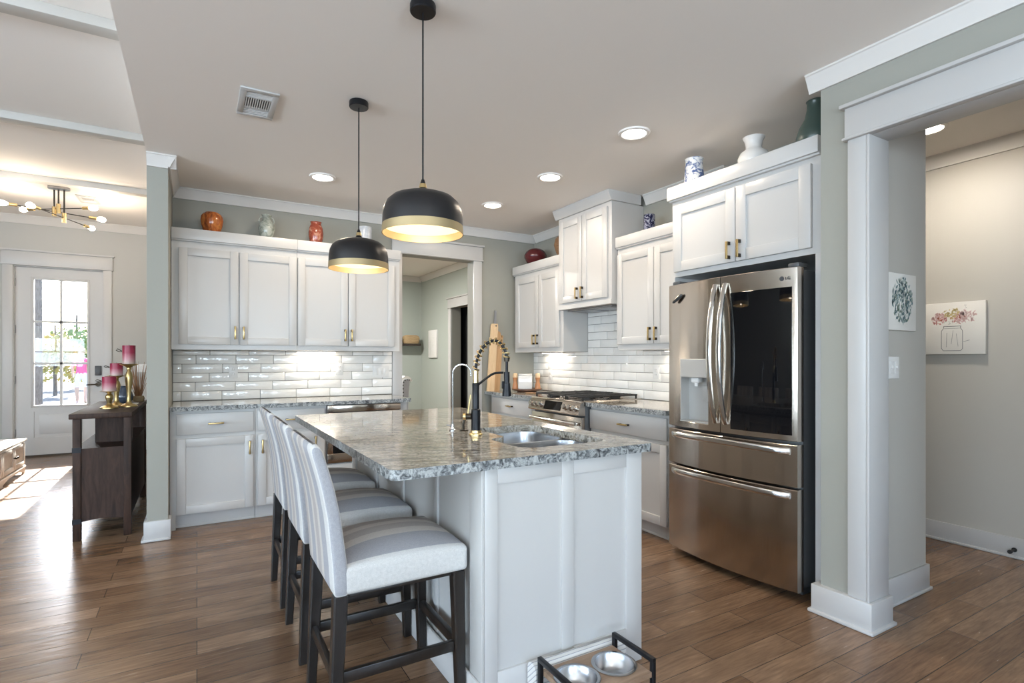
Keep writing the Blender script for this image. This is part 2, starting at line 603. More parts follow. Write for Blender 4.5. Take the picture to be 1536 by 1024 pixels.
def slab(mb, outer, holes, z0, z1, mi_top=0, mi_side=0, bev=0.004):
    """flat slab of polygon outline with holes"""
    bm = bmesh.new()
    loops = []
    for pts in [outer] + holes:
        loops.append(([bm.verts.new((x, y, z1)) for x, y in pts], [bm.verts.new((x, y, z0)) for x, y in pts]))
    for which in (0, 1):
        ed = []
        for lp in loops:
            vs = lp[which]
            for i in range(len(vs)):
                ed.append(bm.edges.new((vs[i], vs[(i + 1) % len(vs)])))
        g = bmesh.ops.triangle_fill(bm, use_beauty=True, use_dissolve=False, edges=ed)
        for f in g['geom']:
            if isinstance(f, bmesh.types.BMFace):
                f.material_index = mi_top
    for q, (a, b) in enumerate(loops):
        n = len(a)
        for i in range(n):
            f = bm.faces.new((a[i], a[(i + 1) % n], b[(i + 1) % n], b[i]))
            f.material_index = mi_side if q == 0 else mi_top
    bmesh.ops.recalc_face_normals(bm, faces=list(bm.faces))
    bm.verts.index_update()
    off = {v.index: mb.bm.verts.new(v.co) for v in bm.verts}
    for f in bm.faces:
        nf = mb.bm.faces.new([off[v.index] for v in f.verts])
        nf.material_index = f.material_index
    bm.free()


def wall_boxes(mb, axis, p0, p1, a0, a1, z0, z1, openings=()):
    """a wall whose thickness spans p0..p1 on the normal axis, running a0..a1; openings (a,b,zlo,zhi)"""
    def bx(u0, u1, w0, w1):
        if u1 - u0 < 1e-4 or w1 - w0 < 1e-4:
            return
        if axis == 'x':
            mb.box(p0, p1, u0, u1, w0, w1)
        else:
            mb.box(u0, u1, p0, p1, w0, w1)
    cur = a0
    for a, b, lo, hi in sorted(openings):
        bx(cur, a, z0, z1)
        bx(a, b, z0, lo)
        bx(a, b, hi, z1)
        cur = b
    bx(cur, a1, z0, z1)
    return mb

# ------------------------------------------------------------------ the shell of the house
CZ = 2.69          # kitchen ceiling
LZ = 3.10          # living room ceiling
XR, YB = 3.386, 5.27
XHALL = 4.493
YDOOR = 9.10

mb = MB()
mb.box(LEFT_X - .12, 4.62, REAR_Y - .12, 9.25, -0.08, 0)
struct(mb.build('floor', M['floor'], smooth=False), 'brown hand scraped hardwood plank floor')

mb = MB()
mb.box(-0.30, 4.62, REAR_Y - .12, 9.10, CZ, LZ + .12)
struct(mb.build('ceiling', M['ceil'], smooth=False), 'flat white kitchen ceiling')
mb = MB()
mb.box(LEFT_X - .12, -0.301, REAR_Y - .12, 9.25, LZ, LZ + .12)
struct(mb.build('ceiling_living', M['ceil'], smooth=False), 'raised white living room ceiling crossed by shallow beams')
for k, y in enumerate((3.60, 5.31, 7.02, 1.89, 0.18, -1.53)):
    mb = MB()
    mb.box(LEFT_X, -0.302, y, y + .11, 3.042, LZ - .001, .003)
    struct(mb.build('beam_%d' % (k + 1), M['beam']), 'shallow white box beam on the living room ceiling')


def wall(name, axis, p0, p1, a0, a1, z1=CZ, op=(), m='wall', label=None):
    b = wall_boxes(MB(), axis, p0, p1, a0, a1, 0, z1, op)
    return struct(b.build(name, M[m], smooth=False), label)


wall('wall_back', 'y', YB, YB + .13, -0.175, XR, op=[(1.79, 2.592, 0, 2.33)], label='sage grey kitchen wall with a cased doorway')
wall('wall_left', 'x', -0.30, -0.175, 4.49, YDOOR, label='short sage grey wall end beside the cabinets')
wall('wall_right', 'x', XR, 3.46, 1.54, 4.10, label='sage grey wall behind the range')
wall('wall_right_far', 'x', XR, 3.53, 4.10, 9.0, op=[(6.8, 7.6, 0, 2.06)], m='wall')
wall('wall_pier', 'y', 1.41, 1.54, 2.69, 3.46, m='wall', label='grey wall end between the refrigerator and the hall opening')
wall('wall_opening', 'x', 2.69, 2.84, REAR_Y, 1.41, op=[(-0.25, 1.317, 0, 2.313)], label='grey wall with the wide cased hall opening')
wall('wall_hall', 'x', XHALL, 4.60, REAR_Y, 9.10, m='hallwall', label='greige hall wall')
wall('wall_hall_end', 'y', 4.10, 4.20, 3.531, XHALL, m='hallwall')
# skin of paint on the hall side of the pier
wall('wall_pier_hall', 'y', 1.404, 1.4095, 2.842, 3.46, m='hallwall', label='greige side of the wall end in the hall')
wall('wall_rear', 'y', REAR_Y - .12, REAR_Y, LEFT_X, XHALL, LZ, op=[(a, b2, .65, 2.35) for a, b2 in REAR_WINDOWS])
wall('wall_living', 'x', LEFT_X - .12, LEFT_X, REAR_Y, 9.10, LZ, op=[(a, b2, .55, 2.45) for a, b2 in LEFT_WINDOWS])
wall('wall_front', 'y', YDOOR, 9.25, LEFT_X, -0.175, LZ, op=[(-2.012, -1.095, 0, 2.462)], m='livingwall', label='pale grey living room wall around the front door')
wall('wall_office', 'y', 8.90, 9.0, -0.175, XR, m='office', label='green grey wall of the far room')
wall('wall_office_side', 'x', 3.380, 3.3855, 5.405, 8.899, op=[(6.8, 7.6, 0, 2.06)], m='office', label='green grey side wall of the far room')


def window(n, axis, p, a, b, lo, hi):
    f = MB()
    def bx(u0, u1, w0, w1, d0, d1):
        if axis == 'y':
            f.box(u0, u1, p + d0, p + d1, w0, w1)
        else:
            f.box(p + d0, p + d1, u0, u1, w0, w1)
    for u0, u1, w0, w1 in ((a - .09, a, lo - .09, hi + .12), (b, b + .09, lo - .09, hi + .12), (a, b, hi, hi + .12), (a, b, lo - .09, lo)):
        bx(u0, u1, w0, w1, .001, .02)
    mid = (a + b) / 2
    for u0, u1, w0, w1 in ((a, a + .04, lo, hi), (b - .04, b, lo, hi), (a, b, hi - .04, hi), (a, b, lo, lo + .04), (mid - .012, mid + .012, lo, hi), (a, b, (lo + hi) / 2 - .02, (lo + hi) / 2 + .02)):
        bx(u0, u1, w0, w1, -.09, -.05)
    o = struct(f.build('window_%d' % n, M['trim'], smooth=False))
    g = MB()
    f2 = f
    if axis == 'y':
        g.box(a, b, p - .072, p - .068, lo, hi)
    else:
        g.box(p - .072, p - .068, a, b, lo, hi)
    g.build('pane', M['glass'], o, smooth=False)


n = 1
for a, b in REAR_WINDOWS:
    window(n, 'y', REAR_Y, a, b, .65, 2.35); n += 1
for a, b in LEFT_WINDOWS:
    window(n, 'x', LEFT_X, a, b, .55, 2.45); n += 1

# ---- crown mouldings
ncrown = 0
def crown(axis, wallpos, sgn, a0, a1, z=CZ, h=.088, pr=.052, label=None):
    """moulding on a wall whose room side is in direction sgn along the normal"""
    global ncrown
    ncrown += 1
    w = wallpos + sgn * .0008
    pts = [(w, z - h), (w + sgn * .012, z - h), (w + sgn * .016, z - h + .012), (w + sgn * (pr - .006), z - .014), (w + sgn * pr, z - .010), (w + sgn * pr, z - .001), (w, z - .001)]
    b = MB()
    if axis == 'y':      # wall normal along y, runs along x: polygon in (y,z)
        b.prism(pts, 'x', a0, a1)
    else:                # runs along y: polygon in (x,z)
        b.prism(pts, 'y', a0, a1)
    struct(b.build('trim_%d' % ncrown, M['crown'], angle=20), label or 'white crown moulding')


crown('y', YB, -1, -0.174, XR - .001, label='white crown moulding above the back wall')
crown('x', XR, -1, 4.30, YB - .05)
crown('x', XR, -1, 2.62, 3.455)
crown('x', -0.175, 1, 4.442, YB - .05)
crown('y', 4.49, -1, -0.30, -0.125, label='white crown block on the wall end')
crown('x', 2.69, -1, REAR_Y + .001, 1.592, label='white crown moulding above the hall opening')
crown('x', XHALL, -1, REAR_Y + .001, 4.09, label='white crown moulding in the hall')
crown('y', YDOOR, -1, LEFT_X + .001, -0.302, LZ, .10, .075, 'white crown moulding over the front door wall')
crown('y', 8.90, -1, -0.17, XR - .01, CZ, .088, .07)
crown('x', 3.380, -1, 5.41, 8.83, CZ, .088, .07)

# ---- baseboards
def baseboard(name, x0, x1, y0, y1, shoe=None, h=.14, label=None):
    b = MB().box(x0, x1, y0, y1, 0.0005, h, .004)
    if shoe:
        b.box(*shoe, 0.0004, .018, .006)
    struct(b.build(name, M['trim'], angle=25), label or 'white baseboard')


baseboard('baseboard_left', -0.317, -0.158, 4.473, 4.60, (-0.332, -0.158, 4.460, 4.60), label='white baseboard wrapped round the wall end')
baseboard('baseboard_pier', 2.658, 2.856, 1.290, 1.572, (2.644, 2.868, 1.277, 1.584), label='white baseboard block under the hall casing')
baseboard('baseboard_pier_hall', 2.857, 3.476, 1.390, 1.4035, (2.869, 3.486, 1.378, 1.4035), .14)
baseboard('baseboard_pier_end', 3.461, 3.476, 1.404, 4.09, (3.461, 3.486, 1.404, 4.09), .14)
baseboard('baseboard_hall', 4.478, 4.492, REAR_Y + .01, 4.09, (4.466, 4.492, REAR_Y + .01, 4.09), .13)
baseboard('baseboard_front', -0.999, -0.303, 9.084, 9.099, None, .14)
baseboard('baseboard_front_far', LEFT_X + .01, -2.13, 9.084, 9.099, None, .14)
baseboard('baseboard_office', -0.17, 3.37, 8.884, 8.899, None, .14)
baseboard('baseboard_living', -0.316, -0.301, 4.61, 9.08, (-0.328, -0.301, 4.61, 9.08), .14)
baseboard('baseboard_rear', LEFT_X + .02, 2.68, REAR_Y + .001, REAR_Y + .016, None, .14)

# ---- casing of the wide hall opening
b = MB()
b.box(2.668, 2.6895, 1.319, 1.401, .141, 2.313, .003)
b.box(2.668, 2.845, 1.305, 1.3185, .141, 2.313, .002)
b.box(2.8405, 2.858, 1.319, 1.395, .141, 2.313, .002)
b.box(2.660, 2.6895, -0.36, 1.411, 2.3135, 2.452, .003)
b.box(2.640, 2.6895, -0.38, 1.428, 2.452, 2.470, .004)
b.box(2.650, 2.6895, -0.37, 1.420, 2.300, 2.3135, .004)
b.box(2.69, 2.84, -0.25, 1.305, 2.300, 2.3125, .001)
b.box(2.8405, 2.862, -0.34, 1.403, 2.3135, 2.452, .003)
b.box(2.668, 2.845, -0.262, -0.25, .141, 2.313, .002)
b.box(2.668, 2.6895, -0.345, -0.263, .141, 2.313, .002)
struct(b.build('trim_opening', M['trim'], angle=25), 'white casing and header of the wide hall opening')

# ---- casing of the doorway in the back wall
b = MB()
y0, y1 = 5.246, 5.2695
b.box(1.690, 1.7895, y0, y1, 0, 2.338, .003)
b.box(2.5925, 2.692, y0, y1, 0, 2.338, .003)
b.box(1.682, 2.700, y0 - .004, y1, 2.345, 2.485, .003)
b.box(1.668, 2.716, y0 - .022, y1, 2.485, 2.506, .004)
b.box(1.674, 2.708, y0 - .012, y1, 2.332, 2.345, .003)
struct(b.build('trim_doorway', M['trim'], angle=25), 'white casing and header of the doorway behind the island')
b = MB()
b.box(1.790, 1.7905, 5.27, 5.40, 0, 2.33)
struct(b.build('trim_doorway_liner', M['wall'], smooth=False))
b = MB()
b.box(2.612, 2.70, 5.4005, 5.42, 0, 2.34, .003)
b.box(1.69, 1.77, 5.4005, 5.42, 0, 2.34, .003)
struct(b.build('trim_doorway_far', M['trim'], angle=25))

# ---- doorway in the far room
b = MB()
x0, x1 = 3.358, 3.3795
b.box(x0, x1, 7.602, 7.70, 0, 2.06, .003)
b.box(x0, x1, 6.70, 6.798, 0, 2.06, .003)
b.box(x0 - .004, x1, 6.69, 7.71, 2.062, 2.19, .003)
b.box(x0 - .022, x1, 6.67, 7.73, 2.19, 2.21, .003)
b.box(x0 - .012, x1, 6.68, 7.72, 2.050, 2.062, .003)
struct(b.build('trim_office_doorway', M['trim'], angle=25), 'white casing of the doorway in the far room')
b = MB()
b.box(3.63, 3.70, 6.3, 7.75, 0.01, 2.1)  # black sheet that stands in for the darkness past the doorway
struct(b.build('darkness_panel', M['dark'], smooth=False), 'black panel standing in for the darkness of the unlit room beyond')

# ---- front door (leaf, glass with muntins, hardware) and its casing
b = MB()
ya, yb = 9.135, 9.178
X0, X1, Z0, Z1 = -2.003, -1.102, .025, 2.452
gx0, gx1, gz0, gz1 = -1.819, -1.274, .667, 2.300
b.box(X0, gx0, ya, yb, Z0, Z1)
b.box(gx1, X1, ya, yb, Z0, Z1)
b.box(gx0, gx1, ya, yb, gz1, Z1)
b.box(gx0, gx1, ya, yb, .585, gz0)
b.box(gx0, gx1, ya, yb, Z0, .248)
b.box(gx0, gx1, ya + .010, yb - .010, .248, .585)
b.box(gx0 + .05, gx1 - .05, ya + .004, yb - .01, .29, .545, .004)
for a, c, d, e in ((gx0 - .03, gx0, gz0 - .03, gz1 + .03), (gx1, gx1 + .03, gz0 - .03, gz1 + .03), (gx0, gx1, gz1, gz1 + .03), (gx0, gx1, gz0 - .03, gz0)):
    b.box(a, c, ya - .010, ya, d, e, .004)
door1 = struct(b.build('door_1', M['trim'], angle=25), 'white front door with a six pane window')
b = MB()
xm = (gx0 + gx1) / 2
b.box(xm - .014, xm + .014, ya + .004, yb - .004, gz0, gz1)
for zz in (1.21, 1.755):
    b.box(gx0, gx1, ya + .004, yb - .004, zz - .014, zz + .014)
b.build('muntin', M['trim'], door1, smooth=False)
b = MB()
b.box(gx0, gx1, 9.155, 9.158, gz0, gz1)
b.build('pane', M['glass'], door1, smooth=False)
b = MB()
b.box(-1.190, -1.118, ya - .022, ya - .0005, 1.045, 1.175, .006)
b.build('keypad', M['darkplastic'], door1, label='dark keypad lock')
b = MB()
b.cyl((-1.153, ya - .0005, .925), (-1.153, ya - .03, .925), .031, n=18)
b.cyl((-1.153, ya - .03, .925), (-1.153, ya - .055, .925), .011, n=10)
b.tube([(-1.153, ya - .05, .925), (-1.21, ya - .055, .925), (-1.275, ya - .05, .921)], .008, 8)
b.build('lever_handle', M['bronze'], door1, label='dark bronze lever handle')
for zz in (.32, 1.0, 1.65, 2.25):
    b = MB()
    b.cyl((X0 + .003, ya - .006, zz - .05), (X0 + .003, ya - .006, zz + .05), .007, n=8)
    b.build('hinge', M['chain'], door1)
b = MB()
b.box(X0 - .005, X1 + .005, 9.128, 9.185, 0.001, .024)
b.build('threshold', M['bronze'], door1)
b = MB()
b.box(-2.115, -2.013, 9.078, 9.0995, 0, 2.47, .003)
b.box(-1.094, -1.0, 9.078, 9.0995, 0, 2.47, .003)
b.box(-2.125, -0.990, 9.074, 9.0995, 2.478, 2.645, .003)
b.box(-2.142, -0.972, 9.056, 9.0995, 2.645, 2.668, .004)
b.box(-2.135, -0.980, 9.064, 9.0995, 2.466, 2.478, .003)
b.box(-2.0125, -2.0045, 9.10, 9.24, 0, 2.462)
b.box(-1.1025, -1.095, 9.10, 9.24, 0, 2.462)
b.box(-2.0125, -1.095, 9.10, 9.24, 2.4535, 2.4615)
struct(b.build('trim_front_door', M['trim'], angle=25), 'white casing and tall header round the front door')

# ------------------------------------------------------------------ outside, seen through the front door
b = MB()
b.box(-70, 70, 9.30, 140, -0.30, -0.15)
g = struct(b.build('ground', M['ground'], smooth=False), 'pale sunlit yard beyond the front door')


def leaf_ball(mb, c, r, n, size, mi=0, squash=.7):
    for _ in range(n):
        d = Vector((random.gauss(0, 1), random.gauss(0, 1), random.gauss(0, 1))).normalized() * r * random.random() ** .4
        p = Vector(c) + Vector((d.x, d.y, d.z * squash))
        u = Vector((random.gauss(0, 1), random.gauss(0, 1), random.gauss(0, 1))).normalized()
        w = u.orthogonal().normalized()
        s = size * (.6 + .8 * random.random())
        mb.quad(p - u * s, p + w * s * .6, p + u * s, p - w * s * .6, mi)


def tree(name, label, x, y, h, r, crown_z, crown_r, leaf, n, size, trunk_lean=0.0):
    t = thing(name, label, 'tree', (x, y, -0.15))
    b = MB()
    b.tube([(x, y, -.15), (x + trunk_lean * .4, y, h * .4), (x + trunk_lean, y, h)], [r, r * .85, r * .4], 12)
    for a in range(7):
        q = random.random() * 6.28
        z = crown_z - crown_r * .5 + a * crown_r * .18
        b.tube([(x + trunk_lean * .7, y, z), (x + math.cos(q) * crown_r * .7, y + math.sin(q) * crown_r * .7, z + .5)], [r * .22, r * .06], 6)
    b.build('trunk', M['bark'], t)
    b = MB()
    for k in range(9):
        q = random.random() * 6.28
        rr = crown_r * .6 * random.random()
        leaf_ball(b, (x + trunk_lean + math.cos(q) * rr, y + math.sin(q) * rr, crown_z + (random.random() - .5) * crown_r), crown_r * .5, n // 9, size)
    b.build('foliage', M[leaf], t, smooth=False)


tree('pine_tree', 'tall pine with a thick bare trunk outside the front door', -3.22, 16.5, 9.0, .095, 5.2, 2.2, 'leaf', 700, .10)
tree('maple_tree', 'small yellow leaved tree outside the front door', -4.75, 27.0, 2.6, .07, 1.35, 1.25, 'leaf_y', 1500, .085)
tree('oak_tree', 'green bushy tree farther off outside the front door', -5.0, 33.0, 3.4, .09, 1.7, 1.7, 'leaf', 1600, .10)
tree('young_tree', 'slender leafy tree near the far edge of the yard', -6.9, 36.0, 2.9, .09, 1.3, 1.5, 'leaf_y', 1300, .11)

wall('wall_leak_stop', 'y', 9.0, 9.1, 3.531, XHALL, m='dark')  # unseen black wall added to stop light leaking in

# ------------------------------------------------------------------ cabinets
class Run:
    """a cabinet front: u runs along the wall, d is the distance out from the face"""
    def __init__(s, axis, face, sgn):
        s.axis, s.face, s.sgn = axis, face, sgn

    def box(s, mb, u0, u1, d0, d1, z0, z1, bev=0.0, mi=0):
        a, b = s.face + s.sgn * d0, s.face + s.sgn * d1
        if s.axis == 'y':
            mb.box(u0, u1, a, b, z0, z1, bev, mi)
        else:
            mb.box(a, b, u0, u1, z0, z1, bev, mi)
        return mb

    def pt(s, u, d, z):
        a = s.face + s.sgn * d
        return (u, a, z) if s.axis == 'y' else (a, u, z)


def pull(run, u, z, parent, vertical=True, L=.104, d=.0215):
    mb = MB()
    h = L / 2
    if vertical:
        run.box(mb, u - .006, u + .006, d + .024, d + .034, z - h, z + h, .002, 0)
        for q in (-h + .010, h - .010):
            run.box(mb, u - .0065, u + .0065, d, d + .025, z + q - .010, z + q + .010, .001, 1)
    else:
        run.box(mb, u - h, u + h, d + .024, d + .034, z - .006, z + .006, .002, 0)
        for q in (-h + .010, h - .010):
            run.box(mb, u + q - .010, u + q + .010, d, d + .025, z - .0065, z + .0065, .001, 1)
    return mb.build('handle', [M['brass'], M['bronze']], parent, angle=25, label='brass bar pull with dark ends')


def shaker(run, u0, u1, z0, z1, parent, name='door', rail=.060, handle=None):
    u0, u1 = min(u0, u1), max(u0, u1)
    mb = MB()
    d0, d1 = .001, .021
    run.box(mb, u0, u0 + rail, d0, d1, z0, z1, .0025)
    run.box(mb, u1 - rail, u1, d0, d1, z0, z1, .0025)
    run.box(mb, u0 + rail, u1 - rail, d0, d1, z1 - rail, z1, .0025)
    run.box(mb, u0 + rail, u1 - rail, d0, d1, z0, z0 + rail, .0025)
    run.box(mb, u0 + rail - .002, u1 - rail + .002, d0, .009, z0 + rail - .002, z1 - rail + .002)
    o = mb.build(name, M['cab'], parent, angle=25)
    if handle:
        pull(run, handle[0], handle[1], o)
    return o


def drawer(run, u0, u1, z0, z1, parent, handle_z=None):
    u0, u1 = min(u0, u1), max(u0, u1)
    mb = MB()
    run.box(mb, u0, u1, .001, .021, z0, z1, .003)
    o = mb.build('drawer', M['cab'], parent, angle=25)
    pull(run, (u0 + u1) / 2, handle_z or (z0 + z1) / 2, o, False)
    return o


def base_body(run, u0, u1, depth, parent, zt=.8785, toe0=True):
    mb = MB()
    run.box(mb, u0, u1, -depth, 0, .105, zt, .001)
    run.box(mb, u0 + .001, u1 - .001, -depth, -.056, 0, .105)
    run.box(mb, u0, u1, -.057, -.050, .0, .016, .003)
    return mb.build('body', M['cab'], parent, smooth=False)


B = Run('y', 4.685, -1)       # back run, lower
BU = Run('y', 4.936, -1)      # back run, upper
R = Run('x', 2.788, -1)       # range wall, lower
RU = Run('x', 3.078, -1)      # range wall, upper
RH = Run('x', 3.021, -1)      # hood cabinet
RF = Run('x', 2.791, -1)      # cabinet over the refrigerator
WB, WR = YB - .002, XR - .002

# ---- lower cabinets on the back wall
t1 = thing('base_cabinet', 'white lower cabinet next to the grey wall end, drawer over one wide door', 'cabinet', (.11, 4.97, 0), 'lower cabinets')
base_body(B, -.172, .398, WB - 4.685, t1)
mb = MB()
B.box(mb, -.172, -.135, -.02, .0, 0, .105)
mb.build('filler', M['cab'], t1, smooth=False)
drawer(B, -.131, .382, .702, .857, t1, .779)
shaker(B, -.131, .382, .112, .672, t1, handle=(.355, .577))
t2 = thing('base_cabinet', 'white lower cabinet half hidden behind the stool backs, next to the microwave drawer', 'cabinet', (.67, 4.97, 0), 'lower cabinets')
base_body(B, .399, .934, WB - 4.685, t2)
drawer(B, .415, .922, .702, .857, t2, .779)
shaker(B, .415, .664, .112, .672, t2, handle=(.447, .577))
shaker(B, .672, .922, .112, .672, t2, handle=(.845, .577))
t3 = thing('appliance_cabinet', 'white end cabinet that houses the microwave drawer beside the doorway', 'cabinet', (1.27, 4.97, 0), 'lower cabinets')
mb = MB()
B.box(mb, .935, .939, -(WB - 4.685), 0, .105, .8785)
B.box(mb, 1.576, 1.640, -(WB - 4.685), 0, .0, .8785)
B.box(mb, .939, 1.576, -(WB - 4.685), -.003, .105, .384)
B.box(mb, .939, 1.576, -(WB - 4.685), -.50, .384, .8785)
B.box(mb, .936, 1.576, -(WB - 4.685), -.056, 0, .105)
mb.build('body', M['cab'], t3, smooth=False)
drawer(B, .945, 1.570, .112, .378, t3)
t4 = thing('microwave_drawer', 'stainless drawer microwave with a black window under the back counter', 'microwave', (1.257, 4.9, .386))
mb = MB()
B.box(mb, .943, 1.572, -.45, .0, .388, .870)
mb.build('body', M['greyside'], t4, smooth=False)
mb = MB()
B.box(mb, .943, 1.572, .001, .026, .391, .470, .003)
B.box(mb, .943, .986, .001, .026, .470, .730, .003)
B.box(mb, 1.529, 1.572, .001, .026, .470, .730, .003)
B.box(mb, .943, 1.572, .001, .026, .730, .812, .003)
mb.build('door', M['steel'], t4, angle=25)
mb = MB()
B.box(mb, .986, 1.529, .001, .020, .470, .730)
mb.build('window', M['blackglass'], t4, smooth=False)
mb = MB()
B.box(mb, .943, 1.572, .001, .030, .817, .874, .003)
mb.build('control_panel', M['steel'], t4, angle=25)


def counter(name, label, outline, holes, zt=.914, th=.033):
    mb = MB()
    slab(mb, outline, holes, zt - th, zt, 0, 1)
    return tag(mb.build(name, [M['granite'], M['granite_edge']], smooth=True, angle=30), label, 'countertop')


counter('countertop', 'speckled grey granite counter along the back wall under the white upper cabinets', [(-.172, 4.629), (1.660, 4.629), (1.660, 5.2685), (-.172, 5.2685)], [])

# ---- upper cabinets on the back wall
def upper(run, label, u0, u1, z0, z1, depth, doors, zt0, zt1, loc, tside=(0, 0), name='wall_cabinet', group='upper cabinets', rail=.060):
    t = thing(name, label, 'cabinet', loc, group)
    mb = MB()
    run.box(mb, u0, u1, -depth, 0, z0, z1, .001)
    mb.build('body', M['cab'], t, smooth=False)
    mb = MB()
    run.box(mb, u0 - tside[0], u1 + tside[1], -depth, .030, zt0, zt1, .003)
    run.box(mb, u0 - tside[0] * .6, u1 + tside[1] * .6, -.01, .018, zt0 - .012, zt0 + .002, .003)
    mb.build('crown_moulding', M['cab'], t, angle=25)
    for a, b, za, zb, hu, hz in doors:
        shaker(run, a, b, za, zb, t, rail=rail, handle=(hu, hz))
    return t


upper(BU, 'white upper cabinet beside the grey wall end, under the orange and grey vases', -.172, .7435, 1.340, 2.20, WB - 4.936,
      [(-.123, .293, 1.381, 2.137, .268, 1.478), (.303, .738, 1.381, 2.137, .330, 1.478)], 2.201, 2.287, (.28, 5.1, 1.34))
upper(BU, 'white upper cabinet beside the doorway casing, partly behind the far pendant', .7445, 1.655, 1.340, 2.20, WB - 4.936,
      [(.749, 1.171, 1.381, 2.137, 1.144, 1.478), (1.179, 1.600, 1.381, 2.137, 1.202, 1.478)], 2.201, 2.287, (1.2, 5.1, 1.34), (0, .004))

# ---- lower cabinets on the range wall
t5 = thing('base_cabinet', 'white lower cabinet between the back wall and the gas range', 'cabinet', (3.08, 4.73, 0), 'lower cabinets')
base_body(R, 4.258, 5.205, WR - 2.788, t5)
drawer(R, 4.358, 5.155, .702, .857, t5, .785)
shaker(R, 4.358, 4.752, .112, .672, t5, handle=(4.72, .58))
shaker(R, 4.760, 5.155, .112, .672, t5, handle=(4.80, .58))
t6 = thing('base_cabinet', 'white lower cabinet between the gas range and the refrigerator', 'cabinet', (3.08, 3.04, 0), 'lower cabinets')
base_body(R, 2.613, 3.478, WR - 2.788, t6)
drawer(R, 2.640, 3.470, .702, .857, t6, .775)
shaker(R, 2.640, 3.050, .112, .672, t6, handle=(3.02, .60))
shaker(R, 3.058, 3.470, .112, .672, t6, handle=(3.09, .60))
counter('countertop', 'grey granite counter in the corner under the cutting boards and pepper mills', [(2.733, 4.257), (3.3845, 4.257), (3.3845, 5.2685), (2.733, 5.2685)], [])
counter('countertop', 'grey granite counter between the gas range and the refrigerator', [(2.733, 2.613), (3.3845, 2.613), (3.3845, 3.479), (2.733, 3.479)], [])

# ---- upper cabinets on the range wall
upper(RU, 'white upper cabinet in the corner, with the maroon vase on top', 4.266, 5.185, 1.340, 2.20, WR - 3.078,
      [(4.316, 4.680, 1.387, 2.140, 4.690 + .0, 1.47), (4.690, 5.132, 1.387, 2.140, 4.757, 1.47)], 2.201, 2.287, (3.23, 4.73, 1.34), (0, .012))
upper(RU, 'white upper cabinet between the hood cabinet and the refrigerator, navy vase on top', 2.640, 3.482, 1.340, 2.20, WR - 3.078,
      [(2.655, 3.044, 1.387, 2.140, 3.015, 1.463), (3.052, 3.470, 1.387, 2.140, 3.080, 1.463)], 2.201, 2.287, (3.23, 3.06, 1.34), (0, 0))
t7 = thing('hood_cabinet', 'tall white cabinet over the gas range reaching the ceiling', 'cabinet', (3.2, 3.88, 1.735), 'upper cabinets')
mb = MB()
RH.box(mb, 3.493, 4.262, -(WR - 3.021), 0, 1.735, 2.604, .001)
RH.box(mb, 3.493, 4.262, 0, .008, 1.735, 1.775, .002)
mb.build('body', M['cab'], t7, smooth=False)
mb = MB()
pts = [(3.012, 2.604), (3.000, 2.604), (2.990, 2.616), (2.963, 2.678), (2.963, 2.688), (3.012, 2.688)]
mb.prism(pts, 'y', 3.470, 4.285)
mb.box(3.012, 3.333, 3.470, 4.285, 2.604, 2.688)
mb.build('crown_moulding', M['cab'], t7, angle=20)
shaker(RH, 3.535, 3.876, 1.795, 2.565, t7, handle=(3.862, 1.866))
shaker(RH, 3.884, 4.225, 1.795, 2.565, t7, handle=(3.940, 1.866))
mb = MB()
mb.box(3.08, 3.36, 3.56, 4.20, 1.722, 1.7345, .003)
mb.box(3.10, 3.34, 3.60, 3.86, 1.717, 1.7215)
mb.box(3.10, 3.34, 3.90, 4.16, 1.717, 1.7215)
mb.build('vent_insert', M['chain'], t7, angle=25)

t8 = thing('refrigerator_cabinet', 'white two door cabinet above the refrigerator with tall side panels', 'cabinet', (3.08, 2.1, 0), 'upper cabinets')
mb = MB()
RF.box(mb, 1.592, 2.606, -(WR - 2.791), 0, 1.815, 2.332, .001)
mb.build('body', M['cab'], t8, smooth=False)
mb = MB()
RF.box(mb, 1.592, 2.622, -(WR - 2.791), .038, 2.333, 2.420, .003)
RF.box(mb, 1.592, 2.614, -.01, .022, 2.322, 2.335, .003)
mb.build('crown_moulding', M['cab'], t8, angle=25)
for a, b in ((1.592, 1.624), (2.580, 2.606)):
    mb = MB()
    RF.box(mb, a, b, -(WR - 2.791), .004, 0, 1.8145, .001)
    mb.build('side_panel', M['cab'], t8, smooth=False)
shaker(RF, 2.100, 2.579, 1.848, 2.290, t8, handle=(2.136, 1.918), rail=.066)
shaker(RF, 1.640, 2.094, 1.848, 2.290, t8, handle=(2.062, 1.918), rail=.066)

# ---- tiled backsplashes: separate glazed tiles over a bed of grout
def tiles(name, label, run, u0, u1, z0, z1, off, step, cut=()):
    mb = MB()
    run.box(mb, u0, u1, .0005, .005, z0, z1, 0, 1)
    for c in cut:
        run.box(mb, c[0], c[1], .0005, .005, z1, c[2], 0, 1)
    k = 0
    zz = z0 + .002
    top = max([z1] + [c[2] for c in cut])
    g = .0017
    while zz < top - .004:
        a, b = zz, min(zz + .0765, top)
        o = (off + step * k) % .30
        x = u0 - .30 + ((o - u0) % .30)
        while x < u1:
            spans = []
            if a < z1 - .004:
                if b <= z1 or not cut:
                    spans.append((u0, u1, min(b, z1)))
                else:
                    c = cut[0]
                    spans += [(u0, c[0], z1), (c[0], c[1], b), (c[1], u1, z1)]
            else:
                spans = [(c[0], c[1], b) for c in cut]
            for s0, s1, bb in spans:
                p, q = max(x, s0), min(x + .30, s1)
                if q - p > .012:
                    run.box(mb, p + g, q - g, .003, .0105 + random.random() * .0012, a + g, bb - g, .0028)
            x += .30
        zz += .0765
        k += 1
    o = mb.build(name, [M['tile'], M['grout']], None, angle=40)
    return tag(o, label, 'backsplash')


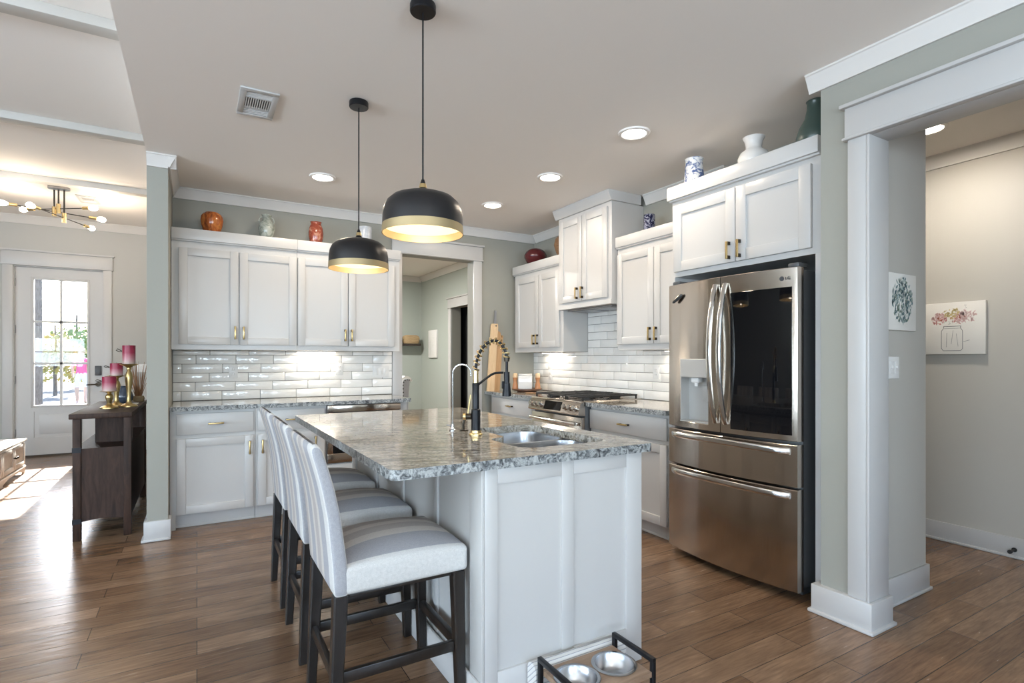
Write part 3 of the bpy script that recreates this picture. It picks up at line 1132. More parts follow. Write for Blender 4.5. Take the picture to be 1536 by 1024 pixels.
tiles('tile_backsplash', 'glossy white brick tile backsplash on the back wall above the counter', Run('y', YB, -1), -.173, 1.688, .9150, 1.3390, .186, .102)
tiles('tile_backsplash', 'white brick tile backsplash behind the gas range, rising up under the hood', Run('x', XR, -1), 2.612, 5.268, .9150, 1.3390, .482, -.102, [(3.4925, 4.2625, 1.7335)])


# ---- outlets and switches
def plate(name, label, run, u, z, gang=1, kind='outlet', group=None):
    w = .070 + .046 * (gang - 1)
    p = run.pt(u, 0, z)
    t = thing(name, label, kind, p, group)
    mb = MB()
    run.box(mb, u - w / 2, u + w / 2, .0, .006, z - .057, z + .057, .003)
    mb.build('cover_plate', M['plastic'], t, angle=25)
    for g in range(gang):
        c = u + (g - (gang - 1) / 2) * .046
        if kind == 'outlet':
            for dz in (-.021, .021):
                mb = MB()
                run.box(mb, c - .016, c + .016, .006, .0085, z + dz - .014, z + dz + .014, .004)
                for du in (-.006, .006):
                    run.box(mb, c + du - .001, c + du + .001, .0086, .0089, z + dz - .004, z + dz + .006, 0, 1)
                mb.build('socket', [M['plastic'], M['slot']], t, angle=25)
        else:
            mb = MB()
            run.box(mb, c - .0165, c + .0165, .006, .009, z - .033, z + .033, .002)
            run.box(mb, c - .006, c + .006, .009, .016, z - .004, z + .010, .002)
            mb.build('toggle', M['plastic'], t, angle=25)
    return t


TB = Run('y', YB - .0122, -1)
TR = Run('x', XR - .0122, -1)
plate('wall_outlet', 'white outlet in the back tile nearer the grey wall end', TB, .273, 1.157, 1, 'outlet', 'kitchen outlets')
plate('wall_outlet', 'white outlet in the back tile close to the doorway', TB, 1.172, 1.172, 1, 'outlet', 'kitchen outlets')
plate('switch_plate', 'white triple switch plate at the doorway end of the back tile', TB, 1.572, 1.142, 3, 'switch')
plate('wall_outlet', 'white outlet in the tile behind the pepper mills', TR, 4.918, 1.092, 1, 'outlet', 'kitchen outlets')
plate('wall_outlet', 'white outlet in the tile next to the refrigerator', TR, 3.329, 1.154, 1, 'outlet', 'kitchen outlets')
plate('wall_switch', 'white double switch plate on the hall wall below the blue green painting', Run('y', 1.4035, -1), 3.098, 1.22, 2, 'switch')
plate('wall_switch', 'white switch plate on the front wall behind the tall red candle', Run('y', YDOOR - .0005, -1), -.66, 1.14, 2, 'switch')

# ---- under cabinet light strips (lamps of the place)
def strip(label, loc, sx, sy, power):
    t = thing('cabinet_light', label, 'light', loc, 'under cabinet lights')
    mb = MB()
    mb.box(loc[0] - sx / 2, loc[0] + sx / 2, loc[1] - sy / 2, loc[1] + sy / 2, loc[2] - .012, loc[2] - .0005, .003)
    mb.build('housing', M['plastic'], t, angle=25)
    mb = MB()
    mb.box(loc[0] - sx / 2 + .006, loc[0] + sx / 2 - .006, loc[1] - sy / 2 + .006, loc[1] + sy / 2 - .006, loc[2] - .0145, loc[2] - .0122)
    mb.build('lens', M['lampglow'], t, smooth=False)
    area('cabinet_lamp', (loc[0], loc[1], loc[2] - .018), (0, 0, -1), sx, sy, power, WARM)


strip('under cabinet light above the middle of the back tile', (.95, 5.19, 1.3395), .34, .05, STRIP_POWER)
strip('under cabinet light in the corner above the pepper mills', (3.30, 4.78, 1.3395), .05, .34, STRIP_POWER)
strip('under cabinet light above the outlet near the refrigerator', (3.30, 2.98, 1.3395), .05, .34, STRIP_POWER)

# ------------------------------------------------------------------ gas range
t = thing('gas_range', 'stainless slide in gas range with black grates set into the counter', 'stove', (3.05, 3.868, 0))
Y0, Y1 = 3.489, 4.247
mb = MB()
mb.box(2.735, 3.365, Y0, Y1, .03, .905, .002)
for yy in (Y0 + .05, Y1 - .05):
    for xx in (2.80, 3.32):
        mb.cyl((xx, yy, 0.0005), (xx, yy, .03), .018)
mb.build('body', M['greyside'], t, angle=25)
mb = MB()
mb.prism([(2.735, .800), (2.668, .806), (2.662, .816), (2.692, .905), (2.735, .912)], 'y', Y0, Y1)
mb.build('control_panel', M['steel'], t, angle=25)
nx = Vector((-.089, 0, .030)).normalized()
def onpanel(y, f):
    return Vector((2.662 + .030 * f, y, .816 + .089 * f))
for k, yy in enumerate((4.195, 4.125, 4.055, 3.68, 3.61, 3.54)):
    p = onpanel(yy, .5)
    mb = MB()
    mb.cyl(p + nx * .001, p + nx * .010, .027, .026, 20)
    mb.cyl(p + nx * .010, p + nx * .034, .021, .018, 20)
    kb = mb.build('knob', M['steel_plain'], t, angle=30)
mb = MB()
p0, p1 = onpanel(3.75, .12), onpanel(3.99, .90)
a = nx * .002
mb.loft([[onpanel(3.745, .1) + a, onpanel(3.995, .1) + a, onpanel(3.995, .92) + a, onpanel(3.745, .92) + a], [onpanel(3.745, .1) + a * 2, onpanel(3.995, .1) + a * 2, onpanel(3.995, .92) + a * 2, onpanel(3.745, .92) + a * 2]])
mb.build('display', M['blackglass'], t, smooth=False)
mb = MB()
mb.box(2.700, 2.734, Y0 + .003, Y1 - .003, .205, .785, .004)
od = mb.build('oven_door', M['steel'], t, angle=25)
mb = MB()
mb.box(2.697, 2.6995, Y0 + .12, Y1 - .12, .30, .64)
mb.build('window', M['blackglass'], od, smooth=False)
mb = MB()
hp = [(2.662 - .012 * math.sin(PI * k / 12), Y0 + .035 + (Y1 - Y0 - .07) * k / 12, .735) for k in range(13)]
mb.tube(hp, .016, 12)
for yy in (Y0 + .06, Y1 - .06):
    mb.cyl((2.70, yy, .735), (2.66, yy, .735), .011)
mb.build('handle', M['steel_plain'], od, angle=40)
mb = MB()
mb.box(2.700, 2.734, Y0 + .003, Y1 - .003, .045, .198, .004)
mb.build('drawer', M['steel'], t, angle=25)
mb = MB()
mb.box(2.700, 3.365, Y0, Y1, .9055, .921, .004)
mb.build('cooktop', M['steel'], t, angle=25)
for k, (xx, yy, r) in enumerate(((2.86, 3.62, .045), (3.17, 3.62, .036), (2.86, 4.12, .05), (3.17, 4.12, .04), (3.02, 3.868, .05))):
    mb = MB()
    mb.lathe([(r * 1.25, .9212), (r * 1.2, .930), (r, .932), (r, .940), (r * .4, .943), (0.002, .943)], (xx, yy, 0), 20)
    mb.build('burner', M['iron'], t, angle=30)
for k in range(3):
    a, b = Y0 + .025 + k * .238, Y0 + .025 + k * .238 + .23
    mb = MB()
    h0, h1 = .945, .957
    for xx in (2.735, 3.325):
        mb.box(xx - .006, xx + .006, a, b, h0, h1, .002)
    for yy in (a + .006, b - .006):
        mb.box(2.735, 3.325, yy - .006, yy + .006, h0, h1, .002)
    for yy in (a + .075, (a + b) / 2, b - .075):
        mb.box(2.74, 3.32, yy - .005, yy + .005, h0, h1 + .003, .002)
    for xx in (2.86, 3.03, 3.18):
        mb.box(xx - .005, xx + .005, a, b, h0, h1 + .003, .002)
    for xx in (2.737, 3.03, 3.323):
        for yy in (a + .008, b - .008):
            mb.box(xx - .006, xx + .006, yy - .006, yy + .006, .9212, h0 + .001)
    mb.build('grate', M['iron'], t, angle=25)

# ------------------------------------------------------------------ refrigerator
t = thing('refrigerator', 'stainless french door refrigerator with a black glass panel and water dispenser', 'refrigerator', (3.05, 2.102, 0))
FY0, FY1 = 1.662, 2.542
def fx(y, out=0.0):
    return 2.692 - .047 * (1 - ((y - 2.102) / .44) ** 2) - out
def curved(mb, y0, y1, z0, z1, back=2.745, out=0.0, rl=0.0, rr=0.0, n=14, mi=0):
    loops = []
    for k in range(n + 1):
        y = y0 + (y1 - y0) * k / n
        x = fx(y, out)
        loops.append([(x, y, z0 + .004), (x, y, z1 - .004), (x + .004, y, z1), (back, y, z1), (back, y, z0), (x + .004, y, z0)])
    mb.loft(loops, mi)
mb = MB()
mb.box(2.75, 3.37, 1.668, 2.536, .055, 1.735, .004)
mb.box(2.80, 3.30, 1.70, 2.50, 0.0005, .055)
mb.build('body', M['greyside'], t, angle=25)
for yy in (1.70, 2.504):
    mb = MB()
    mb.box(2.715, 2.80, yy - .03, yy + .03, 1.7475, 1.772, .006)
    mb.build('hinge_cover', M['greyside'], t, angle=25)
# dispenser door, built round its niche
NY0, NY1, NZ0, NZ1 = 2.190, 2.420, .872, 1.262
mb = MB()
curved(mb, NY1, FY1, .832, 1.746, n=5)
curved(mb, 2.1045, NY0, .832, 1.746, n=4)
curved(mb, NY0, NY1, .832, NZ0, n=8)
curved(mb, NY0, NY1, NZ1, 1.746, n=8)
dl = mb.build('door', M['steel'], t, angle=22)
mb = MB()
mb.box(2.738, 2.7445, NY0, NY1, NZ0, NZ1)
for a, b in ((NY0, NY0 + .004), (NY1 - .004, NY1)):
    mb.box(2.664, 2.738, a, b, NZ0, NZ1)
mb.box(2.660, 2.738, NY0, NY1, NZ0, NZ0 + .006)
ni = mb.build('dispenser_niche', M['greypanel'], dl, smooth=False)
mb = MB()
curved(mb, NY0 - .002, NY1 + .002, 1.150, NZ1 + .004, 2.735, .006, n=8)
mb.build('dispenser_panel', M['greypanel'], dl, angle=25)
mb = MB()
mb.box(2.672, 2.715, 2.285, 2.345, 1.118, 1.149, .006)
mb.cyl((2.690, 2.315, 1.095), (2.690, 2.315, 1.118), .012)
mb.build('dispenser_nozzle', M['plastic'], dl, angle=30)
mb = MB()
mb.box(2.712, 2.725, 2.235, 2.290, 1.00, 1.10, .006)
mb.build('dispenser_paddle', M['greypanel'], dl, angle=30)
# glass panel door
mb = MB()
curved(mb, FY0, 2.1005, .832, 1.746)
dr = mb.build('door', M['steel'], t, angle=22)
mb = MB()
curved(mb, 1.688, 2.033, .861, 1.646, 2.72, .0022, n=12)
mb.build('glass_panel', M['blackglass'], dr, angle=22, label='large black glass panel')
mb = MB()
curved(mb, FY0, FY1, .592, .815, n=24)
d1 = mb.build('drawer', M['steel'], t, angle=22)
mb = MB()
curved(mb, FY0, FY1, .045, .580, n=24)
d2 = mb.build('drawer', M['steel'], t, angle=22)


def bow(pts, wdir, w, th, parent):
    """a flat curved grip: pts centre line, wdir its width direction"""
    mb = MB()
    wv = Vector(wdir)
    loops = []
    for i, p in enumerate(pts):
        p = Vector(p)
        d = (Vector(pts[min(i + 1, len(pts) - 1)]) - Vector(pts[max(i - 1, 0)])).normalized()
        nrm = d.cross(wv).normalized()
        loops.append([p + wv * (w * c[0]) + nrm * (th * c[1]) for c in ((-.5, -.3), (-.3, -.5), (.3, -.5), (.5, -.3), (.5, .3), (.3, .5), (-.3, .5), (-.5, .3))])
    mb.loft(loops)
    return mb


for yc, dd in ((2.133, dl), (2.064, dr)):
    pts = []
    for k in range(21):
        f = k / 20
        pts.append((2.640 - .062 * math.sin(PI * f) ** .75, yc, .888 + (1.702 - .888) * f))
    bow(pts, (0, 1, 0), .030, .017, dd).build('handle', M['steel_plain'], dd, angle=35)
for zc, dd in ((.778, d1), (.545, d2)):
    pts = []
    for k in range(21):
        f = k / 20
        y = 1.700 + (2.500 - 1.700) * f
        pts.append((fx(y) - .002 - .036 * math.sin(PI * f) ** .35, y, zc + .012 * math.sin(PI * f)))
    bow(pts, (0, 0, 1), .034, .018, dd).build('handle', M['steel_plain'], dd, angle=35)
mb = MB()
mb.lathe([(0.0005, 0), (.012, 0), (.012, .002), (0.0005, .0025)], (0, 0, 0), 20)
bd = mb.build('badge', M['darkplastic'], None)
bd.rotation_euler = (0, -PI / 2, 0)
bd.parent = dr
bd.location = Vector((fx(1.740), 1.740, 1.690)) - t.location
fc = bpy.data.curves.new('badge_letters', 'FONT')
fc.body = 'LG'
fc.size = .022
fc.extrude = .0006
tmp = bpy.data.objects.new('lettering', fc)
COL.objects.link(tmp)
bpy.context.view_layer.update()
me = bpy.data.meshes.new_from_object(tmp.evaluated_get(bpy.context.evaluated_depsgraph_get()))
bpy.data.objects.remove(tmp)
me.name = 'badge_letters'
me.materials.clear()
me.materials.append(M['darkplastic'])
fo = bpy.data.objects.new('badge_letters', me)
COL.objects.link(fo)
fo.parent = dr
fo.location = Vector((fx(1.722) - .0012, 1.722, 1.6825)) - t.location
fo.rotation_euler = (PI / 2, 0, -PI / 2)

mt = thing('fridge_magnet', 'small dark clip magnet on the upper corner of the dispenser door', 'magnet', (fx(2.438) - .001, 2.438, 1.650))
mb = MB()
c = Vector((fx(2.438) - .0165, 2.438, 1.650))
dv = Vector((0, -.86, .5))
mb.tube([c - dv * .045, c - dv * .035, c, c + dv * .035, c + dv * .045], [.004, .010, .012, .010, .005], 10)
mb.build('clip', M['darkplastic'], mt)
mb = MB()
mb.tube([c - dv * .03 + Vector((-.011, 0, .003)), c + dv * .03 + Vector((-.011, 0, .003))], .004, 8)
mb.build('lever', M['chrome'], mt)

# ------------------------------------------------------------------ island
IX0, IX1, IY0, IY1 = .872, 1.617, 1.680, 3.500
t = thing('kitchen_island', 'white panelled kitchen island base under the big granite top', 'island', (1.24, 2.59, 0))
mb = MB()
mb.box(IX0, IX0 + .02, IY0 + .016, IY1, .0005, .8785)
mb.box(IX1 - .04, IX1 - .02, IY0 + .016, IY1, .0005, .8785)
mb.box(IX0 + .02, IX1 - .04, IY0 + .016, IY0 + .036, .0005, .8785)
mb.box(IX0 + .02, IX1 - .04, IY1 - .02, IY1, .0005, .8785)
mb.box(IX0 + .02, IX1 - .04, IY0 + .036, IY1 - .02, .0005, .10)
mb.build('body', M['island_side'], t, smooth=False)
# near end: frame with two recessed panels
I = Run('y', IY0 + .016, -1)
mb = MB()
for a, b in ((IX0, .925), (1.206, 1.262), (1.533, IX1)):
    I.box(mb, a, b, .0005, .016, .0005, .8785, .0015)
for a, b in ((.925, 1.206), (1.262, 1.533)):
    I.box(mb, a, b, .0005, .016, .818, .8785, .0015)
    I.box(mb, a, b, .0005, .016, .0005, .147, .0015)
    I.box(mb, a, b, .0005, .006, .147, .818)
mb.build('end_panel', M['cab'], t, angle=25)
# seating side: battens, corner board, low board
L = Run('x', IX0, -1)
for a, b in ((IY0, 1.775), (3.42, IY1)):
    mb = MB()
    L.box(mb, a, b, .0005, .012, .0005, .8785, .0015)
    mb.build('corner_board', M['island_side'], t, angle=25)
for y in (2.086, 2.511, 2.957):
    mb = MB()
    L.box(mb, y, y + .040, .0005, .011, .13, .8785, .0015)
    mb.build('batten', M['cab'], t, angle=25)
mb = MB()
L.box(mb, IY0 - .001, IY1, .0125, .024, .0005, .125, .003)
mb.build('base_board', M['cab'], t, angle=25)
RI = Run('x', IX1 - .0195, 1)
for a, b in ((1.70, 2.05), (2.055, 2.47), (2.475, 2.90), (2.905, 3.48)):
    shaker(RI, a, b, .115, .85, t, handle=(b - .03, .70))

# granite top with the cut out of a two bowl sink
far = rrect(1.200, 1.545, 2.112, 2.440, .075, 5)
cut = []
def arc(cx, cy, r, a0, a1, n=6):
    return [(cx + r * math.cos(math.radians(a0 + (a1 - a0) * k / n)), cy + r * math.sin(math.radians(a0 + (a1 - a0) * k / n))) for k in range(n + 1)]
cut = arc(1.470, 2.365, .075, 0, 90) + arc(1.275, 2.365, .075, 90, 180) + arc(1.140, 2.148, .06, 270, 270, 1)[:1]
cut = arc(1.470, 2.365, .075, 0, 90) + arc(1.275, 2.365, .075, 90, 180) + arc(1.170, 2.130, .03, 0, -90, 4) + arc(1.165, 2.035, .065, 90, 180) + arc(1.175, 1.860, .075, 180, 270) + arc(1.460, 1.860, .075, 270, 360)
outer = arc(.555, 1.670, .030, 180, 270, 5) + arc(1.620, 1.670, .030, 270, 360, 5) + arc(1.620, 3.550, .030, 0, 90, 5) + arc(.555, 3.550, .030, 90, 180, 5)
counter('island_top', 'polished beige and grey granite island top with a sink cut out', outer, [cut], .914, .034)

t = thing('sink', 'stainless double bowl sink set under the granite of the island', 'sink', (1.33, 2.12, .70))
def bowl(x0, x1, y0, y1, r, name):
    mb = MB()
    loops = []
    for ins, z in ((-.012, .8785), (0.0, .8785), (.003, .86), (.010, .73), (.022, .708), (.05, .700), (.12, .697)):
        loops.append([(px, py, z) for px, py in rrect(x0 + ins, x1 - ins, y0 + ins, y1 - ins, max(.02, r - ins * .5), 5)])
    mb.loft(loops, 0, False, True)
    o = mb.build(name, M['sink'], t, angle=60)
    mb = MB()
    c = ((x0 + x1) / 2, (y0 + y1) / 2, .6972)
    mb.lathe([(.045, 0), (.042, .003), (.030, .003), (.026, .0005), (.0005, .0005)], c, 24)
    mb.build('drain', M['chrome'], o)
bowl(1.192, 1.550, 2.118, 2.446, .08, 'bowl')
bowl(1.094, 1.540, 1.780, 2.092, .08, 'bowl')

# ---- faucets on the island
fb = Vector((1.110, 2.226, .9145))
t = thing('spring_faucet', 'black and gold faucet with a coiled spring neck beside the sink', 'faucet', fb)
def L3(*pts):
    return [Vector(p) for p in pts]
mb = MB()
mb.lathe([(.0005, 0), (.031, 0), (.031, .006), (.026, .010), (.026, .022), (.0005, .022)], fb, 28)
mb.build('base_ring', M['gold'], t)
mb = MB()
mb.lathe([(.0005, .0222), (.0215, .0222), (.0215, .116), (.0165, .120), (.0165, .236), (.014, .240), (.0005, .240)], fb, 28)
mb.build('body', M['black'], t)
mb = MB()
prof = [(.0005, .2402)]
for k in range(7):
    z = .2402 + k * .008
    prof += [(.0135, z), (.0135, z + .0055), (.0118, z + .006), (.0118, z + .0078)]
prof += [(.0005, .2965)]
mb.lathe(prof, fb, 24)
mb.build('collar', M['gold'], t, angle=20)
dx = Vector((.863, -.505, 0))          # the spout reaches out over the bowls
path = []
P2 = [(0, .296), (.004, .335), (.014, .368), (.034, .404), (.066, .430), (.098, .432), (.122, .412), (.138, .380), (.143, .352)]
def cat(P, n=10):
    out = []
    for i in range(len(P) - 1):
        p0, p1, p2, p3 = P[max(i - 1, 0)], P[i], P[i + 1], P[min(i + 2, len(P) - 1)]
        for k in range(n):
            u = k / n
            out.append(tuple(.5 * ((2 * p1[j]) + (-p0[j] + p2[j]) * u + (2 * p0[j] - 5 * p1[j] + 4 * p2[j] - p3[j]) * u * u + (-p0[j] + 3 * p1[j] - 3 * p2[j] + p3[j]) * u ** 3) for j in range(len(p1))))
    out.append(tuple(P[-1]))
    return out
C2 = cat(P2, 14)
path = [fb + dx * a + Vector((0, 0, b)) for a, b in C2]
mb = MB()
mb.tube(path, .0065, 10)
hose = mb.build('hose', M['black'], t)
mb = MB()
coil = []
turns = 13
N = len(path)
for k in range(turns * 14 + 1):
    f = k / (turns * 14)
    x = f * (N - 1)
    i = min(int(x), N - 2)
    p = path[i].lerp(path[i + 1], x - i)
    d = (path[min(i + 1, N - 1)] - path[i]).normalized()
    side = Vector((0, 0, 1)).cross(dx).normalized()
    up = side.cross(d).normalized()
    a = 2 * PI * turns * f
    coil.append(p + (side * math.cos(a) + up * math.sin(a)) * .0150)
mb.tube(coil, .0026, 6)
mb.build('spring', M['brass'], t)
tip = path[-1]
mb = MB()
mb.tube([tip + Vector((0, 0, .012)), tip, tip - Vector((0, 0, .014))], [.011, .014, .012], 16)
mb.build('spring_cap', M['bronze'], t)
mb = MB()
mb.tube([tip - Vector((0, 0, .0145)), tip - Vector((0, 0, .062))], .0065, 10)
mb.build('drop_hose', M['black'], t)
z0 = tip.z - .062
mb = MB()
mb.lathe([(.0005, 0), (.0135, 0), (.0135, -.050), (.0165, -.052), (.0185, -.085), (.0215, -.098), (.0215, -.112), (.0005, -.114)], (tip.x, tip.y, z0), 24)
hd = mb.build('spray_head', M['black'], t)
mb = MB()
c = Vector((tip.x, tip.y, z0 - .060)) - dx * .017
mb.box(c.x - .006, c.x + .006, c.y - .006, c.y + .006, c.z - .018, c.z + .018, .004)
mb.build('trigger', M['black'], hd)
mb = MB()
ar = [(.012, .232), (.05, .262), (.085, .283), (.128, .287)]
mb.tube([fb + dx * a + Vector((0, 0, b)) for a, b in cat(ar, 5)], .0055, 8)
mb.build('docking_arm', M['black'], t)
mb = MB()
hx = -dx
c = fb + Vector((0, 0, .085))
mb.cyl(c + hx * .0215, c + hx * .046, .0145, n=18, mi=1)
mb.cyl(c + hx * .046, c + hx * .058, .0165, n=18, mi=0)
mb.tube([c + hx * .036 + Vector((0, 0, .012)), c + hx * .030 + Vector((0, 0, .060)), c + hx * .024 + Vector((0, 0, .100))], [.0045, .004, .0035], 8)
mb.build('lever_handle', [M['gold'], M['bronze']], t, label='gold side lever')

wb = Vector((1.083, 2.425, .9145))
t = thing('water_faucet', 'thin chrome gooseneck drinking water faucet behind the spring faucet', 'faucet', wb)
mb = MB()
mb.lathe([(.0005, 0), (.016, 0), (.016, .004), (.010, .010), (.009, .030), (.0005, .030)], wb, 20)
mb.build('base', M['chrome'], t)
mb = MB()
pth = [(0, .028), (0, .15), (0, .278)] + [(.045 - .045 * math.cos(PI * k / 12), .278 + .045 * math.sin(PI * k / 12)) for k in range(1, 12)] + [(.090, .268)]
mb.tube([wb + dx * a + Vector((0, 0, b)) for a, b in pth], .0042, 10)
mb.build('neck', M['chrome'], t)
mb = MB()
mb.cyl(wb + Vector((0, 0, .020)), wb + Vector((-.02, .03, .024)), .004, n=8)
mb.build('lever', M['chrome'], t)
sb = Vector((1.128, 2.388, .9145))
t = thing('soap_dispenser', 'small dark curved soap pump at the foot of the thin faucet', 'soap pump', sb)
mb = MB()
mb.lathe([(.0005, 0), (.022, 0), (.020, .004), (.008, .007), (.0005, .008)], sb, 20)
mb.build('base', M['bronze'], t)
mb = MB()
mb.tube([sb + Vector((-.004, 0, .007)), sb + Vector((-.006, 0, .035)), sb + dx * .004 + Vector((0, 0, .055)), sb + dx * .020 + Vector((0, 0, .066))], [.006, .006, .0055, .004], 10)
mb.build('spout', M['bronze'], t)

# ------------------------------------------------------------------ counter stools
SY = (1.985, 2.565, 3.148)
t = thing('counter_stool', 'striped upholstered counter stool at the sink end of the island', 'stool', (.60, SY[0], 0), 'striped stools along the island')
cx, cy = .60, SY[0]
hw = .217
# seat cushion
bm = bmesh.new()
bmesh.ops.create_cube(bm, size=1.0)
x0, x1, z0, z1 = .405, .852, .497, .588
for v in bm.verts:
    v.co = Vector(((x0 + x1) / 2 + v.co.x * (x1 - x0), cy + v.co.y * 2 * hw, (z0 + z1) / 2 + v.co.z * (z1 - z0)))
bmesh.ops.bevel(bm, geom=[e for e in bm.edges], offset=.016, segments=3, profile=.5, affect='EDGES')
for _ax, vals in (('x', [x0 + .03 + (x1 - x0 - .06) * k / 10 for k in range(11)]), ('y', [cy - hw + .03 + (2 * hw - .06) * k / 10 for k in range(11)])):
    for q in vals:
        co = (q, 0, 0) if _ax == 'x' else (0, q, 0)
        no = (1, 0, 0) if _ax == 'x' else (0, 1, 0)
        bmesh.ops.bisect_plane(bm, geom=list(bm.verts) + list(bm.edges) + list(bm.faces), plane_co=co, plane_no=no)
for v in bm.verts:
    if v.co.z > .55:
        u = (v.co.x - (x0 + x1) / 2) / ((x1 - x0) / 2)
        w = (v.co.y - cy) / hw
        f = max(0, 1 - abs(u) ** 2.4) * max(0, 1 - abs(w) ** 2.2)
        v.co.z += .050 * f ** .8
mb = MB()
bm.verts.index_update()
mb._merge(bm)
mb.build('seat', M['seatfab'], t, angle=60)
# upholstered back
def back_x(z):
    pts = [(.495, .378), (.60, .372), (.75, .357), (.85, .339), (.93, .318), (1.0, .298)]
    for (a, xa), (b, xb) in zip(pts, pts[1:]):
        if z <= b:
            return xa + (xb - xa) * (z - a) / (b - a)
    return pts[-1][1]
loops = []
zs = [.497, .500, .508] + [.53 + .028 * k for k in range(16)] + [.970, .982, .990, .994]
for i, z in enumerate(zs):
    e = 0.0
    if z < .51:
        e = .006 * (1 - (z - .497) / .013)
    if z > .965:
        e = .016 * (1 - math.sqrt(max(0, 1 - ((z - .965) / .030) ** 2)))
    xb = back_x(z) + e
    xf = xb + .052 - .014 * (z - .497) / .48 - 2 * e
    r = .012
    yy0, yy1 = cy - hw + e, cy + hw - e
    lp = []
    for px, py, a0 in ((xf - r, yy1 - r, 0), (xb + r, yy1 - r, 90), (xb + r, yy0 + r, 180), (xf - r, yy0 + r, 270)):
        for k in range(4):
            a = math.radians(a0 + 30 * k)
            lp.append((px + r * math.cos(a), py + r * math.sin(a), z))
    loops.append(lp)
mb = MB()
mb.loft(loops)
mb.build('backrest', M['backfab'], t, angle=60)
def leg(p0, p1, w0, w1):
    mb = MB()
    (xa, ya, za), (xb, yb, zb) = p0, p1
    def sq(x, y, z, w):
        c = w * .12
        h = w / 2
        return [(x + a, y + b, z) for a, b in ((-h + c, -h), (h - c, -h), (h, -h + c), (h, h - c), (h - c, h), (-h + c, h), (-h, h - c), (-h, -h + c))]
    mb.loft([sq(xa, ya, za, w0), sq((xa * .55 + xb * .45), (ya * .55 + yb * .45), za * .55 + zb * .45, w0 * .55 + w1 * .45 + .001), sq(xb, yb, zb, w1)])
    return mb.build('leg', M['espresso'], t, angle=25)
for s in (-1, 1):
    leg((.402, cy + s * .190, .4965), (.380, cy + s * .196, .0005), .046, .032)
    leg((.818, cy + s * .190, .4965), (.830, cy + s * .196, .0005), .046, .032)
def rail(x0, x1, y0, y1, z0, z1):
    mb = MB()
    mb.box(x0, x1, y0, y1, z0, z1, .003)
    mb.build('stretcher', M['espresso'], t, angle=25)
for s in (-1, 1):
    rail(.41, .802, cy + s * .193 - .010, cy + s * .193 + .010, .208, .246)
rail(.813, .835, cy - .172, cy + .172, .206, .244)
rail(.379, .399, cy - .172, cy + .172, .206, .244)
mb = MB()
for s in (-1, 1):
    mb.box(.428, .796, cy + s * .190 - .011, cy + s * .190 + .011, .484, .4963, .002)
    mb.box(.428, .796, cy - .01, cy + .01, .484, .4963, .002)
mb.build('seat_frame', M['espresso'], t, angle=25)
stool = t
dup(stool, (.60, SY[1], 0), 'striped upholstered counter stool in the middle of the row of three')
dup(stool, (.60, SY[2], 0), 'striped upholstered counter stool at the far end of the row, closest to the microwave')

# ------------------------------------------------------------------ pendants
def pendant(x, y, rim, label):
    t = thing('pendant_lamp', label, 'pendant lamp', (x, y, rim), 'black and gold pendants over the island')
    mb = MB()
    mb.lathe([(.0005, CZ - .0005), (.050, CZ - .0005), (.052, CZ - .006), (.052, CZ - .030), (.049, CZ - .034), (.0005, CZ - .034)], (x, y, 0), 32)
    mb.build('canopy', M['black'], t)
    mb = MB()
    mb.cyl((x, y, rim + .218), (x, y, CZ - .0342), .0034, n=8)
    mb.build('cord', M['black'], t)
    mb = MB()
    mb.lathe([(.0005, .220), (.006, .220), (.010, .208), (.010, .203), (.0005, .203)], (x, y, rim), 20, 0)
    mb.lathe([(.0005, .2028), (.0125, .2028), (.016, .186), (.0005, .186)], (x, y, rim), 20, 1)
    mb.lathe([(.0005, .1858), (.014, .1858), (.017, .180), (.026, .166), (.030, .163), (.0005, .163)], (x, y, rim), 20, 0)
    mb.build('socket_cap', [M['black'], M['gold']], t)
    out = [(.162, 0), (.1605, .034), (.159, .070), (.1545, .100), (.143, .126), (.120, .147), (.085, .160), (.045, .166), (.012, .168)]
    k = next(i for i, p in enumerate(out) if p[1] > .033)
    mb = MB()
    mb.lathe([(r, z) for r, z in out[1:]] + [(r - .003, z - .003) for r, z in out[:0:-1]], (x, y, rim), 56)
    sh = mb.build('lamp_shade', M['shade'], t, angle=50)
    mb = MB()
    mb.lathe([(.1622, 0), (.1607, .0335)], (x, y, rim), 56)
    mb.lathe([(.1622, 0), (.1590, .0002), (.1575, .034)], (x, y, rim), 56)
    mb.build('gold_band', M['band'], sh, angle=50, label='gold band round the rim')
    mb = MB()
    mb.lathe([(r - .0045, z - .0045) for r, z in out[1:]][:-1] + [(.012, .1628)], (x, y, rim), 56)
    mb.build('lining', M['goldin'], sh, angle=60, label='gold lining')
    mb = MB()
    mb.lathe([(.0005, .160), (.018, .160), (.018, .118), (.0005, .118)], (x, y, rim), 16)
    mb.build('lamp_holder', M['black'], t)
    mb = MB()
    mb.sphere((x, y, rim + .085), .030, 1, 1, 1.1)
    mb.build('bulb', M['bulb'], t)
    l = bpy.data.lights.new('pendant_light', 'POINT')
    l.energy = PENDANT_POWER
    l.color = WARM
    l.shadow_soft_size = .03
    o = bpy.data.objects.new('pendant_light', l)
    o.location = (x, y, rim + .040)
    COL.objects.link(o)


pendant(.785, 2.050, 1.765, 'black dome pendant with a gold rim, the one nearer the sink end')
pendant(.775, 3.005, 1.7615, 'black dome pendant with a gold rim, the farther one before the upper cabinets')

